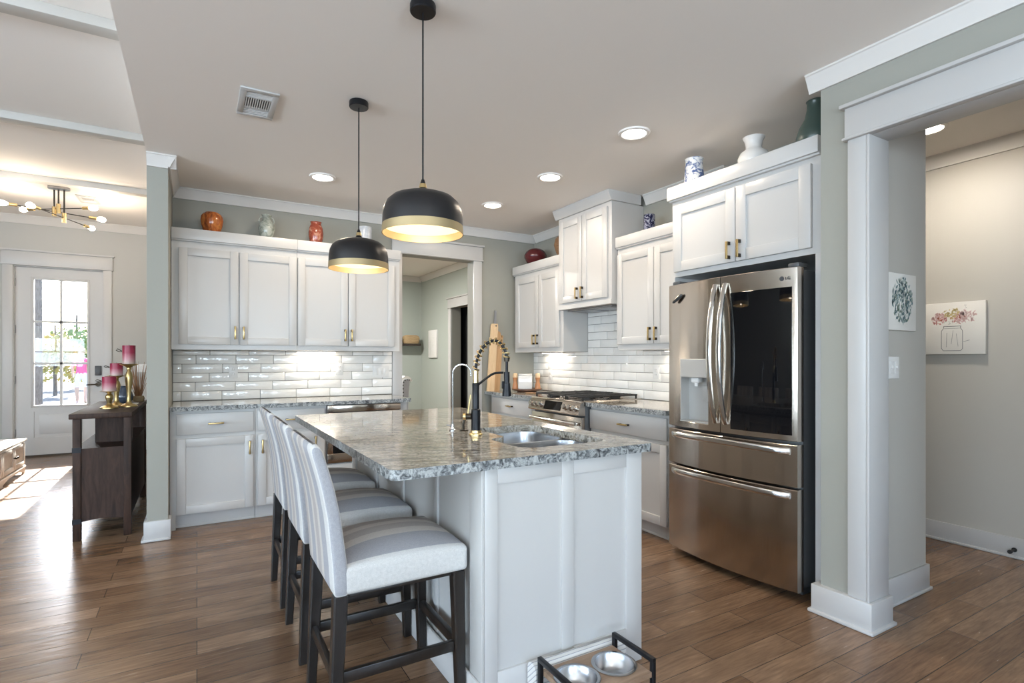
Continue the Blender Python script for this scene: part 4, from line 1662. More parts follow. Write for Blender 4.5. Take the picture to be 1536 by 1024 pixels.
# ------------------------------------------------------------------ ceiling lights and vents
def can(x, y, label, z=CZ, power=CAN_POWER):
    t = thing('ceiling_light', label, 'ceiling light', (x, y, z - .02), 'recessed ceiling lights')
    mb = MB()
    mb.lathe([(.100, -.0005), (.098, -.010), (.086, -.014), (.076, -.010), (.076, -.0005)], (x, y, z), 36)
    mb.build('trim_ring', M['ceil'], t, angle=50)
    mb = MB()
    mb.lathe([(.0755, -.006), (.0005, -.006)], (x, y, z), 36)
    mb.build('lens', M['lampglow'], t)
    l = bpy.data.lights.new('can_lamp', 'AREA')
    l.shape = 'DISK'
    l.size = .15
    l.energy = power
    l.color = WARM if z == CZ and x < 3 else (1.0, .90, .78)
    o = bpy.data.objects.new('can_lamp', l)
    o.location = (x, y, z - .016)
    COL.objects.link(o)


can(2.377, 2.537, 'round recessed ceiling light in front of the cabinet above the refrigerator')
can(2.383, 3.480, 'round recessed ceiling light out from the hood cabinet')
can(2.357, 4.378, 'round recessed ceiling light nearest the doorway corner')
can(.849, 4.379, 'round recessed ceiling light above the back wall cabinets and vases')
can(.30, -1.10, 'added recessed ceiling light over the open floor, out of view')  # extra lamp behind the camera, added for more warm light
can(3.905, 1.57, 'round ceiling light in the hall beyond the cased opening', CZ, HALL_POWER)


def ceiling_vent(x0, x1, y0, y1, z, label, nsl):
    t = thing('ceiling_vent', label, 'vent', ((x0 + x1) / 2, (y0 + y1) / 2, z - .01))
    mb = MB()
    f = .032
    for a, b, c, d in ((x0, x1, y0, y0 + f), (x0, x1, y1 - f, y1), (x0, x0 + f, y0 + f, y1 - f), (x1 - f, x1, y0 + f, y1 - f)):
        mb.box(a, b, c, d, z - .010, z - .0005, .003)
    w = (y1 - y0 - 2 * f)
    for q in (.24, .70):
        mb.box(x0 + f, x1 - f, y0 + f + w * q - .006, y0 + f + w * q + .006, z - .009, z - .001, .002)
    mb.build('frame', M['trim'], t, angle=25)
    mb = MB()
    mb.box(x0 + f * .9, x1 - f * .9, y0 + f * .9, y1 - f * .9, z - .002, z - .0006)
    mb.build('backing', M['slot'], t, smooth=False)
    mb = MB()
    for k in range(nsl):
        x = x0 + f + (x1 - x0 - 2 * f) * (k + .5) / nsl
        mb.prism([(x - .006, z - .003), (x - .003, z - .003), (x + .003, z - .009), (x, z - .009)], 'y', y0 + f, y1 - f) if False else mb.box(x - .0022, x + .0022, y0 + f + w * .25, y0 + f + w * .69, z - .009, z - .0025)
    for k in range(4):
        for q0, q1 in ((.02, .22), (.72, .98)):
            y = y0 + f + w * (q0 + (q1 - q0) * (k + .5) / 4)
            mb.box(x0 + f, x1 - f, y - .002, y + .002, z - .008, z - .0025)
    mb.build('louver', M['plastic'], t, smooth=False)


ceiling_vent(.196, .386, 3.128, 3.484, CZ, 'white ceiling air vent with dark slots in the kitchen', 11)
ceiling_vent(-1.17, -.98, 7.62, 7.95, LZ, 'small pale ceiling vent behind the chandelier', 9)

# ------------------------------------------------------------------ vases on the cabinets
def vase(label, c, prof, m, cat='vase', name='vase', group=None, n=32, shade=60):
    mb = MB()
    inner = [(max(.0005, r - .004), z) for r, z in reversed(prof[-4:])]
    mb.lathe([(.0005, .0008)] + [(r, z + .0008) for r, z in prof] + [(r, z) for r, z in inner] + [(.0005, inner[-1][1])], (0, 0, 0), n)
    o = mb.build(name, m, None, angle=shade)
    o.location = c
    return tag(o, label, cat, group)


zc = 2.2872
vase('streaky orange brown glazed vase, round shouldered, on the cabinet by the wall end', (.108, 5.10, zc), [(.045, 0), (.062, .03), (.078, .08), (.084, .125), (.080, .155), (.066, .175), (.052, .182), (.050, .186)], M['v_orange'])
t = thing('urn', 'slim grey green urn with small handles at its narrow neck', 'vase', (.522, 5.10, zc))
mb = MB()
mb.lathe([(.0005, .0008), (.040, .0008), (.044, .01), (.058, .06), (.066, .105), (.062, .14), (.040, .17), (.030, .19), (.033, .21), (.043, .225), (.040, .226), (.028, .19), (.0005, .18)], (.522, 5.10, zc), 28)
mb.build('body', M['v_grey'], t, angle=60)
for s in (-1, 1):
    mb = MB()
    mb.tube([(.522 + s * .032, 5.10, zc + .205), (.522 + s * .052, 5.10, zc + .198), (.522 + s * .060, 5.10, zc + .172), (.522 + s * .052, 5.10, zc + .150)], .006, 8)
    mb.build('handle', M['v_grey'], t)
vase('mottled brick red vase with a flat rim', (.930, 5.10, zc), [(.044, 0), (.050, .02), (.062, .08), (.064, .12), (.058, .16), (.046, .19), (.044, .205), (.050, .214)], M['v_red'])
vase('pale bluish cylinder vase behind the far pendant', (1.376, 5.10, zc), [(.052, 0), (.056, .01), (.060, .10), (.062, .20), (.060, .225)], M['v_pale'])
vase('round dark maroon vase on the corner cabinet', (3.20, 4.955, zc), [(.05, 0), (.095, .035), (.122, .085), (.122, .115), (.100, .155), (.06, .180), (.045, .184)], M['v_maroon'])
vase('tall brown wooden vase mostly hidden behind the hood cabinet', (3.215, 4.425, zc), [(.05, 0), (.09, .05), (.115, .13), (.10, .19), (.06, .23), (.045, .26), (.055, .275)], M['v_brown'])
vase('navy and white patterned cylinder vase on the cabinet between hood and refrigerator', (3.20, 3.237, zc), [(.044, 0), (.046, .01), (.046, .10), (.046, .155), (.044, .158)], M['v_navy'])
vase('small brown bowl on the cabinet end close to the refrigerator cabinet', (3.20, 2.77, zc), [(.05, 0), (.08, .02), (.095, .05), (.10, .075)], M['v_brown'], 'bowl', 'bowl')
zf = 2.4205
vase('blue and white patterned vase on the refrigerator cabinet', (2.95, 2.560, zf), [(.066, 0), (.070, .02), (.066, .10), (.058, .17), (.056, .20), (.062, .215)], M['v_bluewhite'])
vase('white gourd shaped vase with a flared neck on the refrigerator cabinet', (2.95, 2.100, zf), [(.06, 0), (.085, .03), (.094, .07), (.080, .105), (.052, .125), (.045, .14), (.052, .175), (.064, .20)], M['v_white'])
vase('dark teal green bottle vase next to the wall end above the refrigerator', (2.95, 1.715, zf), [(.07, 0), (.095, .03), (.100, .07), (.085, .12), (.058, .17), (.046, .22), (.044, .258), (.05, .265)], M['v_green'])

# ------------------------------------------------------------------ things on the corner counter
def board(label, pts, y0, y1, m, hole=None, strap=None):
    """upright cutting board: outline points (x,z), standing between y0 (front) and y1"""
    cxx = sum(p[0] for p in pts) / len(pts)
    t = thing('cutting_board', label, 'cutting board', (cxx, y1, .9145), 'cutting boards')
    mb = MB()
    mb.prism(pts, 'y', y0, y1)
    mb.build('board', m, t, angle=25)
    if hole:
        mb = MB()
        mb.cyl((hole[0], y0 - .0006, hole[1]), (hole[0], y0 - .0001, hole[1]), .009, n=14)
        mb.build('hole', M['slot'], t)
    if strap:
        (xa, za), (xb, zb) = strap
        mb = MB()
        mb.prism([(xa - .014, za), (xa + .014, za), (xb + .014, zb), (xb - .014, zb)], 'y', y0 + .004, y0 + .012)
        mb.build('hanging_strap', M['chain'], t, angle=25, label='grey metal hanging strap')
    return t


board('long narrow pale maple board standing in front against the back wall', [(2.733, .9148), (2.822, .9148), (2.872, 1.62), (2.868, 1.655), (2.795, 1.655), (2.788, 1.64)], 5.205, 5.225, M['maple'], (2.845, 1.632), ((2.835, 1.656), (2.842, 1.80)))
board('tan board with a notched top standing behind the pale maple board', [(2.80, .9148), (2.905, .9148), (2.945, 1.47), (2.952, 1.525), (2.936, 1.53), (2.932, 1.50), (2.915, 1.56), (2.860, 1.60)], 5.232, 5.252, M['walnutstrip'])
tc = (3.085, 4.945)
t = thing('serving_tray', 'round dark wooden tray in the counter corner', 'tray', (tc[0], tc[1], .9145))
mb = MB()
mb.lathe([(.0005, .0003), (.105, .0003), (.11, .012), (.155, .014), (.163, .022), (.163, .034), (.155, .034), (.150, .026), (.0005, .026)], (tc[0], tc[1], .9145), 40)
mb.build('board', M['traywood'], t, angle=40)
for label, px, py in (('wooden pepper mill on the tray, on the side of the cutting boards', 2.975, 5.010), ('wooden salt mill on the tray, on the side of the gas range', 3.172, 4.868)):
    t = thing('pepper_mill', label, 'pepper mill', (px, py, .941), 'mills on the tray')
    mb = MB()
    mb.lathe([(.0005, 0), (.030, 0), (.031, .01), (.027, .05), (.020, .075), (.019, .085), (.025, .115), (.026, .125), (.0005, .126)], (px, py, .941), 24)
    mb.build('body', M['millwood'], t, angle=50)
    mb = MB()
    mb.lathe([(.0005, .1262), (.024, .1262), (.026, .135), (.025, .165), (.018, .172), (.0005, .174)], (px, py, .941), 24)
    mb.build('cap', M['maple'], t, angle=50, label='paler wooden cap')
t = thing('napkin_holder', 'white square upright box between the two wooden mills', 'container', (3.072, 4.962, .941))
mb = MB()
mb.box(-.076, .076, -.033, .033, 0.0003, .150, .010, seg=3)
o = mb.build('body', M['v_white'], None, angle=40)
o.parent = t
mb = MB()
mb.box(-.074, .074, -.031, .031, .1503, .166, .008, seg=3)
o = mb.build('lid', M['v_white'], None, angle=40)
o.parent = t
t.rotation_euler.z = -.53
t = thing('paper_sheet', 'flat tan wooden spoon rest on the granite beside the tray', 'spoon rest', (2.93, 4.62, .9145))
mb = MB()
mb.lathe([(.0005, .0003), (.05, .0003), (.062, .008), (.058, .008), (.048, .003), (.0005, .003)], (2.93, 4.62, .9145), 28)
mb.build('dish', M['walnutstrip'], t)
bpy.data.objects[t.name].name = 'spoon_rest'

# ------------------------------------------------------------------ pet bowl stand and folded mat
t = thing('pet_feeder', 'low wooden pet feeding stand with black metal ends in front of the island', 'pet bowl stand', (1.225, 1.495, 0))
X0, X1, Y0, Y1 = 1.045, 1.405, 1.388, 1.606
for x in (X0 + .008, X1 - .008):
    mb = MB()
    h = .008
    mb.box(x - h, x + h, Y0, Y1, .188, .204, .0015)
    mb.box(x - h, x + h, Y0, Y0 + .016, .0005, .189, .0015)
    mb.box(x - h, x + h, Y1 - .016, Y1, .0005, .189, .0015)
    mb.build('end_frame', M['black'], t, angle=25)
mb = MB()
bc = ((1.141, 1.500), (1.308, 1.500))
slab(mb, [(X0 + .017, Y0 + .004), (X1 - .017, Y0 + .004), (X1 - .017, Y1 - .004), (X0 + .017, Y1 - .004)], [[(cx_ + 0.0755 * math.cos(2 * PI * k / 32), cy_ + .0755 * math.sin(2 * PI * k / 32)) for k in range(32)] for cx_, cy_ in bc], .138, .156)
mb.build('shelf', M['standwood'], t, smooth=True, angle=30)
for q, (cx_, cy_) in enumerate(bc):
    b = thing('pet_bowl', ('stainless pet bowl in the feeding stand, the one under the island corner', 'stainless pet bowl in the feeding stand, farther from the stools')[q], 'bowl', (cx_, cy_, .156), 'pet bowls in the stand')
    if q == 0:
        b['label'] = 'stainless pet bowl in the feeding stand, on the side of the stools'
    mb = MB()
    mb.lathe([(.0005, -.053), (.045, -.053), (.060, -.045), (.0725, .0005), (.080, .0012), (.0825, .003), (.080, .0052), (.070, .0045), (.058, -.040), (.042, -.050), (.0005, -.050)], (cx_, cy_, .156), 40)
    mb.build('shell', M['sink'], b, angle=60)
t = thing('folded_mat', 'folded grey and white striped mat propped on the island end behind the pet stand', 'mat', (1.26, 1.64, 0))
mb = MB()
loops = []
for k in range(25):
    f = k / 24
    x = 1.045 + .425 * f
    wv = .0012 * math.sin(f * 17) + .0006 * math.sin(f * 41)
    zt = .166 - .012 * f + wv
    y0, y1 = 1.615 + wv * .5, 1.672
    c = (y0 + y1) / 2
    r = (y1 - y0) / 2
    lp = [(x, y0, .0008), (x, y0 - .002, .05), (x, y0, .10), (x, y0 + .001, zt - r)]
    for a in range(1, 8):
        q = PI - PI * a / 8
        lp.append((x, c + r * math.cos(q), zt - r + r * math.sin(q)))
    lp += [(x, y1, zt - r), (x, y1, .0008)]
    loops.append(lp)
mb.loft(loops)
mb.build('cloth', M['stripecloth'], t, angle=60)

# ------------------------------------------------------------------ hall
def strokes(mb, P, cu, cv, ru, rv, n, lu, lv, mi, ang=None):
    for _ in range(n):
        a, r = random.random() * 2 * PI, math.sqrt(random.random())
        u, v = cu + ru * r * math.cos(a), cv + rv * r * math.sin(a)
        th = ang if ang is not None else random.uniform(-.9, .9) + PI / 2
        th += random.uniform(-.3, .3)
        l, w = lv * random.uniform(.5, 1.2), lu * random.uniform(.5, 1.2)
        dx_, dy_ = math.cos(th), math.sin(th)
        mb.quad(P(u - dx_ * l, v - dy_ * l), P(u + dy_ * w, v - dx_ * w), P(u + dx_ * l, v + dy_ * l), P(u - dy_ * w, v + dx_ * w), mi)


PC = {}
for nm, c in (('teal', (.10, .16, .17)), ('mist', (.42, .47, .44)), ('moss', (.22, .27, .21)), ('white', (.62, .64, .61)), ('rose', (.62, .26, .24)), ('blush', (.70, .48, .46)), ('yellow', (.66, .52, .24)), ('ink', (.24, .24, .23)), ('coral', (.55, .17, .10)), ('pale', (.55, .56, .52))):
    PC[nm] = mat('paint_' + nm, c, .7)

t = thing('wall_painting', 'small canvas of blue green flowers on the hall side of the wall end', 'painting', (3.155, 1.3925, 1.56))
mb = MB()
mb.box(3.008, 3.303, 1.384, 1.4025, 1.412, 1.706, .003)
mb.build('canvas', M['canvas'], t, angle=25)
mb = MB()
P = lambda u, v: (3.008 + .295 * u, 1.3838 - .0002, 1.412 + .294 * v)
for k in range(4):
    y = 1.3838 - .00025 * (k + 1)
    P = lambda u, v, y=y: (3.008 + .295 * u, y, 1.412 + .294 * v)
    strokes(mb, P, .50, .53, .36, .40, 75, .024, .050, (1, 2, 1, 0)[k])
strokes(mb, lambda u, v: (3.008 + .295 * u, 1.3824, 1.412 + .294 * v), .5, .48, .32, .36, 40, .014, .032, 0)
mb.build('painted_flowers', [PC['teal'], PC['mist'], PC['moss'], PC['white']], t, smooth=False)

t = thing('wall_painting', 'canvas of pink and yellow flowers in a glass jar on the far hall wall', 'painting', (4.482, 1.65, 1.475))
mb = MB()
mb.box(4.462, 4.4915, 1.474, 1.826, 1.297, 1.652, .003)
mb.build('canvas', M['canvas'], t, angle=25)
mb = MB()
def P2(k):
    x = 4.4618 - .00025 * (k + 1)
    return lambda u, v: (x, 1.826 - .352 * u, 1.652 - .355 * v)
for cu, cv, mi in ((.27, .30, 1), (.27, .31, 0), (.47, .20, 2), (.60, .30, 1), (.58, .30, 0), (.74, .26, 1)):
    strokes(mb, P2(mi), cu, cv, .12, .11, 34, .015, .038, mi)
for cu, cv in ((.27, .29), (.29, .33), (.58, .29)):
    strokes(mb, P2(4), cu, cv, .03, .02, 7, .008, .018, 4)
strokes(mb, P2(3), .70, .10, .03, .06, 8, .004, .012, 3)
strokes(mb, P2(5), .44, .38, .12, .05, 14, .008, .02, 5)
def line(pts, w=.005, mi=3):
    for (a, b), (c, d) in zip(pts, pts[1:]):
        n = Vector((-(d - b), c - a))
        n = n.normalized() * w if n.length > 1e-6 else Vector((w, 0))
        Q = P2(6)
        mb.quad(Q(a - n.x, b - n.y), Q(c - n.x, d - n.y), Q(c + n.x, d + n.y), Q(a + n.x, b + n.y), mi)
line([(.35, .46), (.34, .50), (.31, .55), (.31, .88), (.34, .93), (.62, .93), (.65, .89), (.65, .55), (.62, .50), (.62, .46)])
line([(.34, .46), (.63, .46)])
line([(.35, .50), (.62, .50)], .003)
line([(.40, .58), (.39, .86)], .003)
line([(.50, .54), (.47, .80)], .003)
line([(.55, .60), (.58, .85)], .003)
line([(.66, .76), (.76, .73)], .004)
mb.build('painted_jar_and_flowers', [PC['rose'], PC['blush'], PC['yellow'], PC['ink'], PC['coral'], PC['pale']], t, smooth=False)

t = thing('door_stop', 'small black door stop at the hall baseboard', 'door stop', (4.465, 1.335, .05))
mb = MB()
mb.cyl((4.4775, 1.335, .055), (4.472, 1.335, .055), .014, n=14)
mb.cyl((4.472, 1.335, .055), (4.412, 1.335, .055), .006, n=10)
mb.cyl((4.412, 1.335, .055), (4.398, 1.335, .055), .012, n=14)
mb.build('post', M['rubber'], t)

# ------------------------------------------------------------------ far room behind the doorway
can(1.5, 7.2, 'added unseen ceiling light that brightens the far room', CZ, OFFICE_POWER)  # fixture out of view, added to light this room
bpy.data.objects['can_lamp.006'].data.color = (1.0, .97, .92)
mb = MB()
mb.box(2.30, 3.30, 8.70, 8.898, 1.494, 1.530, .003)
tag(mb.build('floating_shelf', M['shelfwood'], None, angle=25), 'dark floating shelf on the far room wall', 'shelf')
t = thing('basket', 'tan woven basket on the dark floating shelf', 'basket', (3.14, 8.79, 1.5305))
mb = MB()
loops = []
for ins, z in ((.015, 0), (0.0, .02), (-.004, .06), (0.0, .075), (-.008, .080), (-.004, .10), (.01, .128), (.04, .145)):
    loops.append([(a, b, 1.5308 + z) for a, b in rrect(3.015 + ins, 3.285 - ins, 8.715 + ins * .5, 8.875 - ins * .5, .04, 4)])
mb.loft(loops)
mb.build('body', M['wicker'], t, angle=40)
t = thing('potted_plant', 'tiny green plant in a white pot on the floating shelf', 'plant', (2.945, 8.78, 1.5305))
mb = MB()
mb.lathe([(.0005, .0003), (.028, .0003), (.036, .05), (.033, .05), (.0005, .045)], (2.945, 8.78, 1.5305), 20)
mb.build('pot', M['v_white'], t, angle=50)
mb = MB()
leaf_ball(mb, (2.945, 8.78, 1.615), .048, 90, .016, 0, 1.0)
PC['green'] = mat('plant_leaf', (.10, .22, .06), .6)
mb.build('foliage', PC['green'], t, smooth=False)
t = thing('wall_picture', 'tall narrow white canvas with faint stems on the far room side wall', 'picture', (3.37, 8.33, 1.52))
mb = MB()
mb.box(3.350, 3.3785, 8.155, 8.500, 1.290, 1.745, .003)
mb.build('canvas', M['plastic'], t, angle=25)
mb = MB()
for _ in range(3):
    y = random.uniform(8.25, 8.40)
    mb.quad((3.3495, y, 1.33), (3.3495, y + .004, 1.33), (3.3495, y + .012, 1.58), (3.3495, y + .008, 1.58))
strokes(mb, lambda u, v: (3.3492, 8.155 + .345 * u, 1.29 + .455 * v), .5, .62, .28, .22, 26, .012, .022, 0)
mb.build('painted_stems', PC['pale'], t, smooth=False)

ch = thing('roll_back_chair', 'white upholstered chair with grey sides edged in dark nail heads', 'chair', (2.40, 7.55, 0))
ya, yb = 7.28, 7.82
prof = [(2.470, .42), (2.474, .60), (2.478, .80), (2.470, .90), (2.474, .965), (2.495, 1.010), (2.530, 1.030), (2.575, 1.026), (2.615, 1.000), (2.635, .965), (2.628, .945), (2.600, .945), (2.590, .90), (2.585, .80), (2.578, .60), (2.570, .42)]
mb = MB()
mb.prism(prof, 'y', ya + .012, yb - .012)
mb.box(1.93, 2.475, ya, yb, .36, .48, .03, seg=3)
mb.build('upholstery', M['cream_fab'], ch, angle=50)
side = [(2.480, .42), (2.484, .60), (2.488, .80), (2.484, .90), (2.490, .955), (2.512, .985), (2.545, .992), (2.590, .985), (2.585, .90), (2.576, .80), (2.570, .60), (2.560, .42)]
for y0, y1 in ((ya, ya + .0118), (yb - .0118, yb)):
    mb = MB()
    mb.prism(side, 'y', y0, y1)
    sd = mb.build('side_panel', M['grey_fab'], ch, angle=40, label='grey linen side panel')
    mb = MB()
    yy = ya - .002 if y0 == ya else yb + .002
    pts = [(2.493, .50), (2.494, .55), (2.495, .60), (2.496, .65), (2.497, .70), (2.498, .75), (2.497, .80), (2.495, .85), (2.495, .90), (2.503, .942), (2.525, .968), (2.555, .975), (2.585, .972)]
    for a, b in pts:
        mb.sphere((a, yy, b), .009, 1, .5, 1, 0, 8, 6)
    mb.build('nail_heads', M['bronze'], sd)
for x in (1.97, 2.55):
    for y in (ya + .05, yb - .05):
        mb = MB()
        mb.cyl((x, y, .0005), (x, y, .36 if x < 2 else .42), .016, .024, 10)
        mb.build('leg', M['espresso'], ch)

# ------------------------------------------------------------------ living room
t = thing('sideboard', 'dark rustic wood sideboard with an open top shelf beside the grey wall end', 'sideboard', (-.575, 5.3, 0))
X0, X1, Y0, Y1, H = -.742, -.408, 4.735, 6.05, .885
mb = MB()
mb.box(X0 - .018, X1 + .006, Y0 - .018, Y1 + .018, H - .036, H, .004)
mb.build('top', M['sidewood'], t, angle=25)
for x in (X0, X1 - .046):
    for y in (Y0, Y1 - .05):
        mb = MB()
        mb.box(x, x + .046, y, y + .05, .0005, H - .0365, .003)
        mb.build('leg', M['sidewood'], t, angle=25)
mb = MB()
arch = [(X0 + .047, .640), (X0 + .047, .128)] + [(X0 + .047 + (X1 - X0 - .094) * k / 10, .128 + .014 * math.sin(PI * k / 10)) for k in range(1, 10)] + [(X1 - .047, .128), (X1 - .047, .640)]
mb.prism(arch, 'y', Y0 + .012, Y0 + .030)
mb.build('end_panel', M['sidewood'], t, angle=25)
mb = MB()
mb.box(X0 + .047, X1 - .047, Y1 - .03, Y1 - .012, .12, H - .037)
mb.build('end_panel', M['sidewood'], t, angle=25)
mb = MB()
mb.box(X0 + .004, X1 - .004, Y0 + .031, Y1 - .031, .622, .640)
mb.build('shelf', M['sidewood'], t, angle=25)
mb = MB()
mb.box(X0 + .085, X1 - .02, 5.05, 5.075, .6405, H - .037)
mb.build('divider', M['sidewood'], t, angle=25)
mb = MB()
mb.box(X1 - .022, X1 - .008, Y0 + .051, Y1 - .051, .12, .6215)
mb.build('back_panel', M['sidewood'], t, angle=25)
for a, b in ((Y0 + .06, 5.38), (5.39, Y1 - .06)):
    mb = MB()
    mb.box(X0 + .004, X0 + .022, a, b, .125, .618, .003)
    d = mb.build('door', M['sidewood'], t, angle=25)
    mb = MB()
    mb.cyl((X0 + .004, 5.38 - .05 if a < 5 else 5.39 + .05, .38), (X0 - .018, 5.38 - .05 if a < 5 else 5.39 + .05, .38), .012, n=12)
    mb.build('knob', M['bronze'], d)
for z in (.120, .615):
    mb = MB()
    mb.box(X0 - .002, X0 + .048, Y0 - .002, Y0 - .0002, z, z + .035)
    mb.box(X0 - .002, X0 - .0002, Y0 - .002, Y0 + .05, z, z + .035)
    mb.build('corner_bracket', M['black'], t, smooth=False)


def candlestick(label, clabel, x, y, h, r, cr, chh):
    z = .8855
    t = thing('candlestick', label, 'candle holder', (x, y, z), 'gold candle holders')
    s = h / .30
    mb = MB()
    mb.lathe([(.0005, 0), (.060, 0), (.060, .008), (.045, .016), (.022, .026), (.016, .040), (.014, h * .25), (.018, h * .42), (.026, h * .60), (.027, h * .70), (.020, h * .80), (.012, h * .85), (.017, h * .88), (.014, h * .91), (.030, h * .95), (.060, h * .985), (.062, h), (.0005, h)], (x, y, z), 28)
    mb.build('stem', M['brass'], t, angle=50)
    c = thing('pillar_candle', clabel, 'candle', (x, y, z + h + .0003), 'red ombre pillar candles')
    mb = MB()
    mb.lathe([(.0005, 0), (cr, 0), (cr, chh), (cr - .006, chh + .001), (cr - .010, chh - .006), (.0005, chh - .008)], (x, y, z + h + .0003), 28)
    mb.build('wax', M['candle'], c, angle=50)
    mb = MB()
    mb.cyl((x, y, z + h + chh - .008), (x + .002, y, z + h + chh + .008), .0016, n=6)
    mb.build('wick', M['slot'], c)
    mb = MB()
    mb.tube([(x - cr - .002, y, z + h + chh * .70), (x - cr - .030, y - .01, z + h + chh * .82), (x - cr - .038, y - .01, z + h + chh * .74), (x - cr - .020, y - .006, z + h + chh * .66), (x - cr - .002, y, z + h + chh * .66)], .003, 6)
    mb.build('ornament', M['bronze'], c)


candlestick('shortest gold candle holder, nearest on the sideboard', 'red ombre candle on the shortest gold holder', -.584, 5.16, .132, .05, .046, .112)
candlestick('middle height gold candle holder on the sideboard', 'red ombre candle on the middle gold holder', -.566, 5.42, .245, .05, .044, .100)
candlestick('tallest gold candle holder on the sideboard', 'red ombre candle on the tallest gold holder', -.470, 5.27, .340, .05, .044, .148)
vase('smoky blue glass vase behind the gold candle holders', (-.545, 5.74, .8853), [(.040, 0), (.060, .02), (.068, .05), (.058, .09), (.036, .12), (.026, .135), (.032, .145)], M['v_smoke'])
t = thing('dried_grass', 'bunch of dried brown grass in a low pot at the back of the sideboard', 'dried grass', (-.452, 5.86, .8853))
t['kind'] = 'thing'
mb = MB()
mb.lathe([(.0005, .0003), (.040, .0003), (.046, .03), (.040, .05), (.034, .05), (.0005, .04)], (-.452, 5.86, .8853), 20)
mb.build('pot', M['wicker'], t)
mb = MB()
for k in range(46):
    a, r = random.random() * 6.28, random.random()
    h = random.uniform(.14, .36)
    p0 = Vector((-.452 + .02 * math.cos(a), 5.86 + .02 * math.sin(a), .925))
    p1 = p0 + Vector((.05 * r * math.cos(a), .05 * r * math.sin(a), h * .55))
    p2 = p0 + Vector((.11 * r * math.cos(a), .11 * r * math.sin(a), h))
    mb.tube([p0, p1, p2], [.0028, .0022, .0008], 5)
mb.build('stalks', M['grass_dry'], t)
mb = MB()
mb.box(-.53, -.43, 5.50, 5.62, .8855, .891, .002)
tag(mb.build('notepad', M['plastic'], None, angle=25), 'thin white pad lying on the sideboard among the candle holders', 'notepad')

t = thing('storage_bench', 'low whitewashed storage bench with doors in the sunlight by the front door', 'bench', (-1.86, 7.1, 0))
X0, X1, Y0, Y1, H = -2.06, -1.655, 6.22, 7.90, .385
mb = MB()
mb.box(X0 - .01, X1 + .022, Y0 - .02, Y1 + .02, H - .024, H, .004)
mb.build('top', M['bench'], t, angle=25)
mb = MB()
mb.box(X0, X1, Y0, Y1, .085, H - .0245, .002)
mb.box(X0 - .006, X1 + .012, Y0 - .012, Y1 + .012, .066, .088, .004)
mb.build('body', M['bench'], t, angle=25)
mb = MB()
for a, b in ((Y0, (Y0 + Y1) / 2), ((Y0 + Y1) / 2, Y1)):
    n = 8
    foot = [(a, .065), (a, .0005), (a + .05, .0005)] + [(a + .05 + (b - a - .10) * k / n, .020 + .030 * min(1, 4 * min(k, n - k) / n)) for k in range(n + 1)] + [(b - .05, .0005), (b, .0005), (b, .065)]
    mb.prism(foot, 'x', X1 - .012, X1 + .006)
    mb.prism(foot, 'x', X0, X0 + .018)
mb.build('apron', M['bench'], t, angle=25)
BR = Run('x', X1, 1)
w = (Y1 - Y0 - .06) / 4
for k in range(4):
    a = Y0 + .03 + w * k
    mb = MB()
    u0, u1, q0, q1, r_ = a + .004, a + w - .004, .108, H - .045, .045
    for c in ((u0, u0 + r_, q0, q1), (u1 - r_, u1, q0, q1), (u0 + r_, u1 - r_, q0, q0 + r_), (u0 + r_, u1 - r_, q1 - r_, q1)):
        BR.box(mb, c[0], c[1], .0005, .014, c[2], c[3], .002)
    BR.box(mb, u0 + r_, u1 - r_, .0005, .005, q0 + r_, q1 - r_)
    d = mb.build('door', M['bench'], t, angle=25)
    ky = a + w - .03 if k % 2 == 0 else a + .03
    mb = MB()
    mb.cyl(BR.pt(ky, .014, .235), BR.pt(ky, .024, .235), .006, n=10)
    mb.sphere(BR.pt(ky, .033, .235), .013)
    mb.build('knob', M['bronze'], d)

t = thing('chandelier', 'dark and gold stick chandelier with six lit bulbs in the living room', 'chandelier', (-1.27, 7.40, LZ))
mb = MB()
loops = []
for z in (LZ - .0005, LZ - .020, LZ - .024):
    loops.append([(a, b, z) for a, b in rrect(-1.365, -1.175, 7.345, 7.455, .054, 6)])
mb.loft(loops)
mb.build('canopy', M['chain'], t, angle=40)
dark = mat('chandelier_rod', (.06, .055, .05), .35, .9)
for z, (rx, ry), pa, pb in ((2.845, (-1.318, 7.448), (-1.700, 7.298), (-0.933, 7.599)), (2.873, (-1.277, 7.417), (-1.603, 7.638), (-0.952, 7.197)), (2.779, (-1.228, 7.408), (-1.413, 6.972), (-1.053, 7.822))):
    pa, pb = Vector((*pa, z)), Vector((*pb, z))
    mb = MB()
    mb.cyl((rx, ry, z + .05), (rx, ry, LZ - .0245), .008, n=10)
    mb.build('rod', dark, t)
    d = (pb - pa).normalized()
    mb = MB()
    mb.cyl((rx, ry, z - .05), (rx, ry, z + .05), .020, n=16)
    mb.build('joint', M['gold'], t, angle=40)
    mb = MB()
    mb.cyl(pa + d * .08, pb - d * .08, .005, n=8)
    mb.build('arm', dark, t)
    for p, s in ((pa, 1), (pb, -1)):
        mb = MB()
        mb.cyl(p + d * s * .115, p + d * s * .045, .017, n=14)
        so = mb.build('socket', M['gold'], t, angle=40)
        mb = MB()
        mb.tube([p + d * s * .044, p + d * s * .025, p - d * s * .01, p - d * s * .035, p - d * s * .045], [.012, .024, .031, .022, .004], 14)
        mb.build('bulb', M['bulb'], so)
        l = bpy.data.lights.new('chandelier_lamp', 'POINT')
        l.energy = CHAND_POWER
        l.color = WARM
        l.shadow_soft_size = .04
        o = bpy.data.objects.new('chandelier_lamp', l)
        o.location = p - d * s * .085
        COL.objects.link(o)

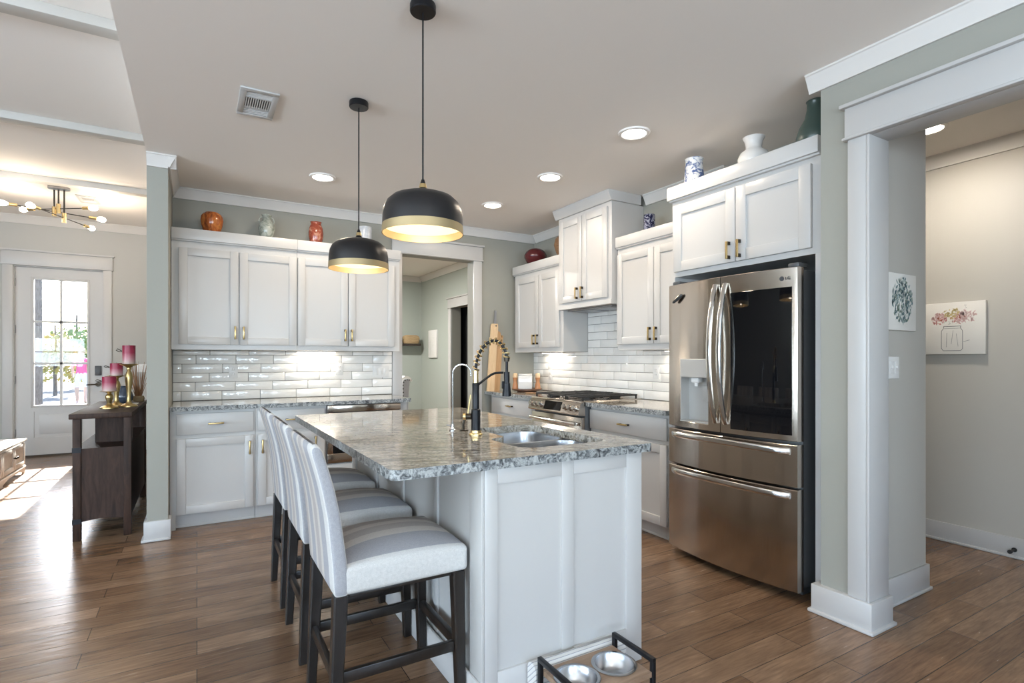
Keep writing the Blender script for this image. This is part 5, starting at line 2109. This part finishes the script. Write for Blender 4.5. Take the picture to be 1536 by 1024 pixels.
# ------------------------------------------------------------------ person in the yard
px, py, gz = -3.11, 21.3, -.15
pr = thing('person', 'person in a pink shirt and white shorts walking in the yard outside the front door', 'person', (px, py, gz))
V = [(0, 0, .92), (0, 0, 1.08), (0, .01, 1.28), (0, .01, 1.42), (0, 0, 1.50), (0, -.01, 1.58), (0, -.01, 1.68),
     (.17, .01, 1.38), (.23, .02, 1.14), (.24, -.04, .92), (.24, -.06, .83), (-.17, .01, 1.38), (-.23, .0, 1.14), (-.22, .08, .93), (-.22, .10, .84),
     (.09, 0, .86), (.10, .05, .50), (.10, -.06, .10), (.10, .06, .03), (-.09, 0, .86), (-.10, -.10, .50), (-.10, -.02, .10), (-.10, -.14, .03)]
Ed = [(0, 1), (1, 2), (2, 3), (3, 4), (4, 5), (5, 6), (3, 7), (7, 8), (8, 9), (9, 10), (3, 11), (11, 12), (12, 13), (13, 14), (0, 15), (15, 16), (16, 17), (17, 18), (0, 19), (19, 20), (20, 21), (21, 22)]
Rr = [(.15, .11), (.13, .10), (.15, .11), (.10, .08), (.05, .05), (.085, .10), (.075, .09), (.06, .06), (.042, .042), (.034, .034), (.03, .015), (.06, .06), (.042, .042), (.034, .034), (.03, .015), (.09, .09), (.06, .06), (.038, .04), (.045, .03), (.09, .09), (.06, .06), (.038, .04), (.045, .03)]
me = bpy.data.meshes.new('figure')
me.from_pydata(V, Ed, [])
o = bpy.data.objects.new('figure', me)
COL.objects.link(o)
sk = o.modifiers.new('skin', 'SKIN')
for d_, r_ in zip(me.skin_vertices[0].data, Rr):
    d_.radius = r_
me.skin_vertices[0].data[0].use_root = True
o.modifiers.new('sub', 'SUBSURF').levels = 2
bpy.context.view_layer.update()
me2 = bpy.data.meshes.new_from_object(o.evaluated_get(bpy.context.evaluated_depsgraph_get()))
bpy.data.objects.remove(o)
for mm in ('skin', 'pink', 'whitecotton'):
    me2.materials.append(M[mm])
for f in me2.polygons:
    z, x = f.center.z, abs(f.center.x)
    f.material_index = 1 if (.98 < z < 1.47 and not (x > .19 and z < 1.2)) else (2 if (.55 < z <= .98 and x < .205) else 0)
me2.shade_smooth()
bo = bpy.data.objects.new('body', me2)
COL.objects.link(bo)
bo.parent = pr
mb = MB()
mb.sphere((px, py + .02, gz + 1.66), .105, .95, 1.05, 1.05)
mb.build('hair', M['hair'], pr)
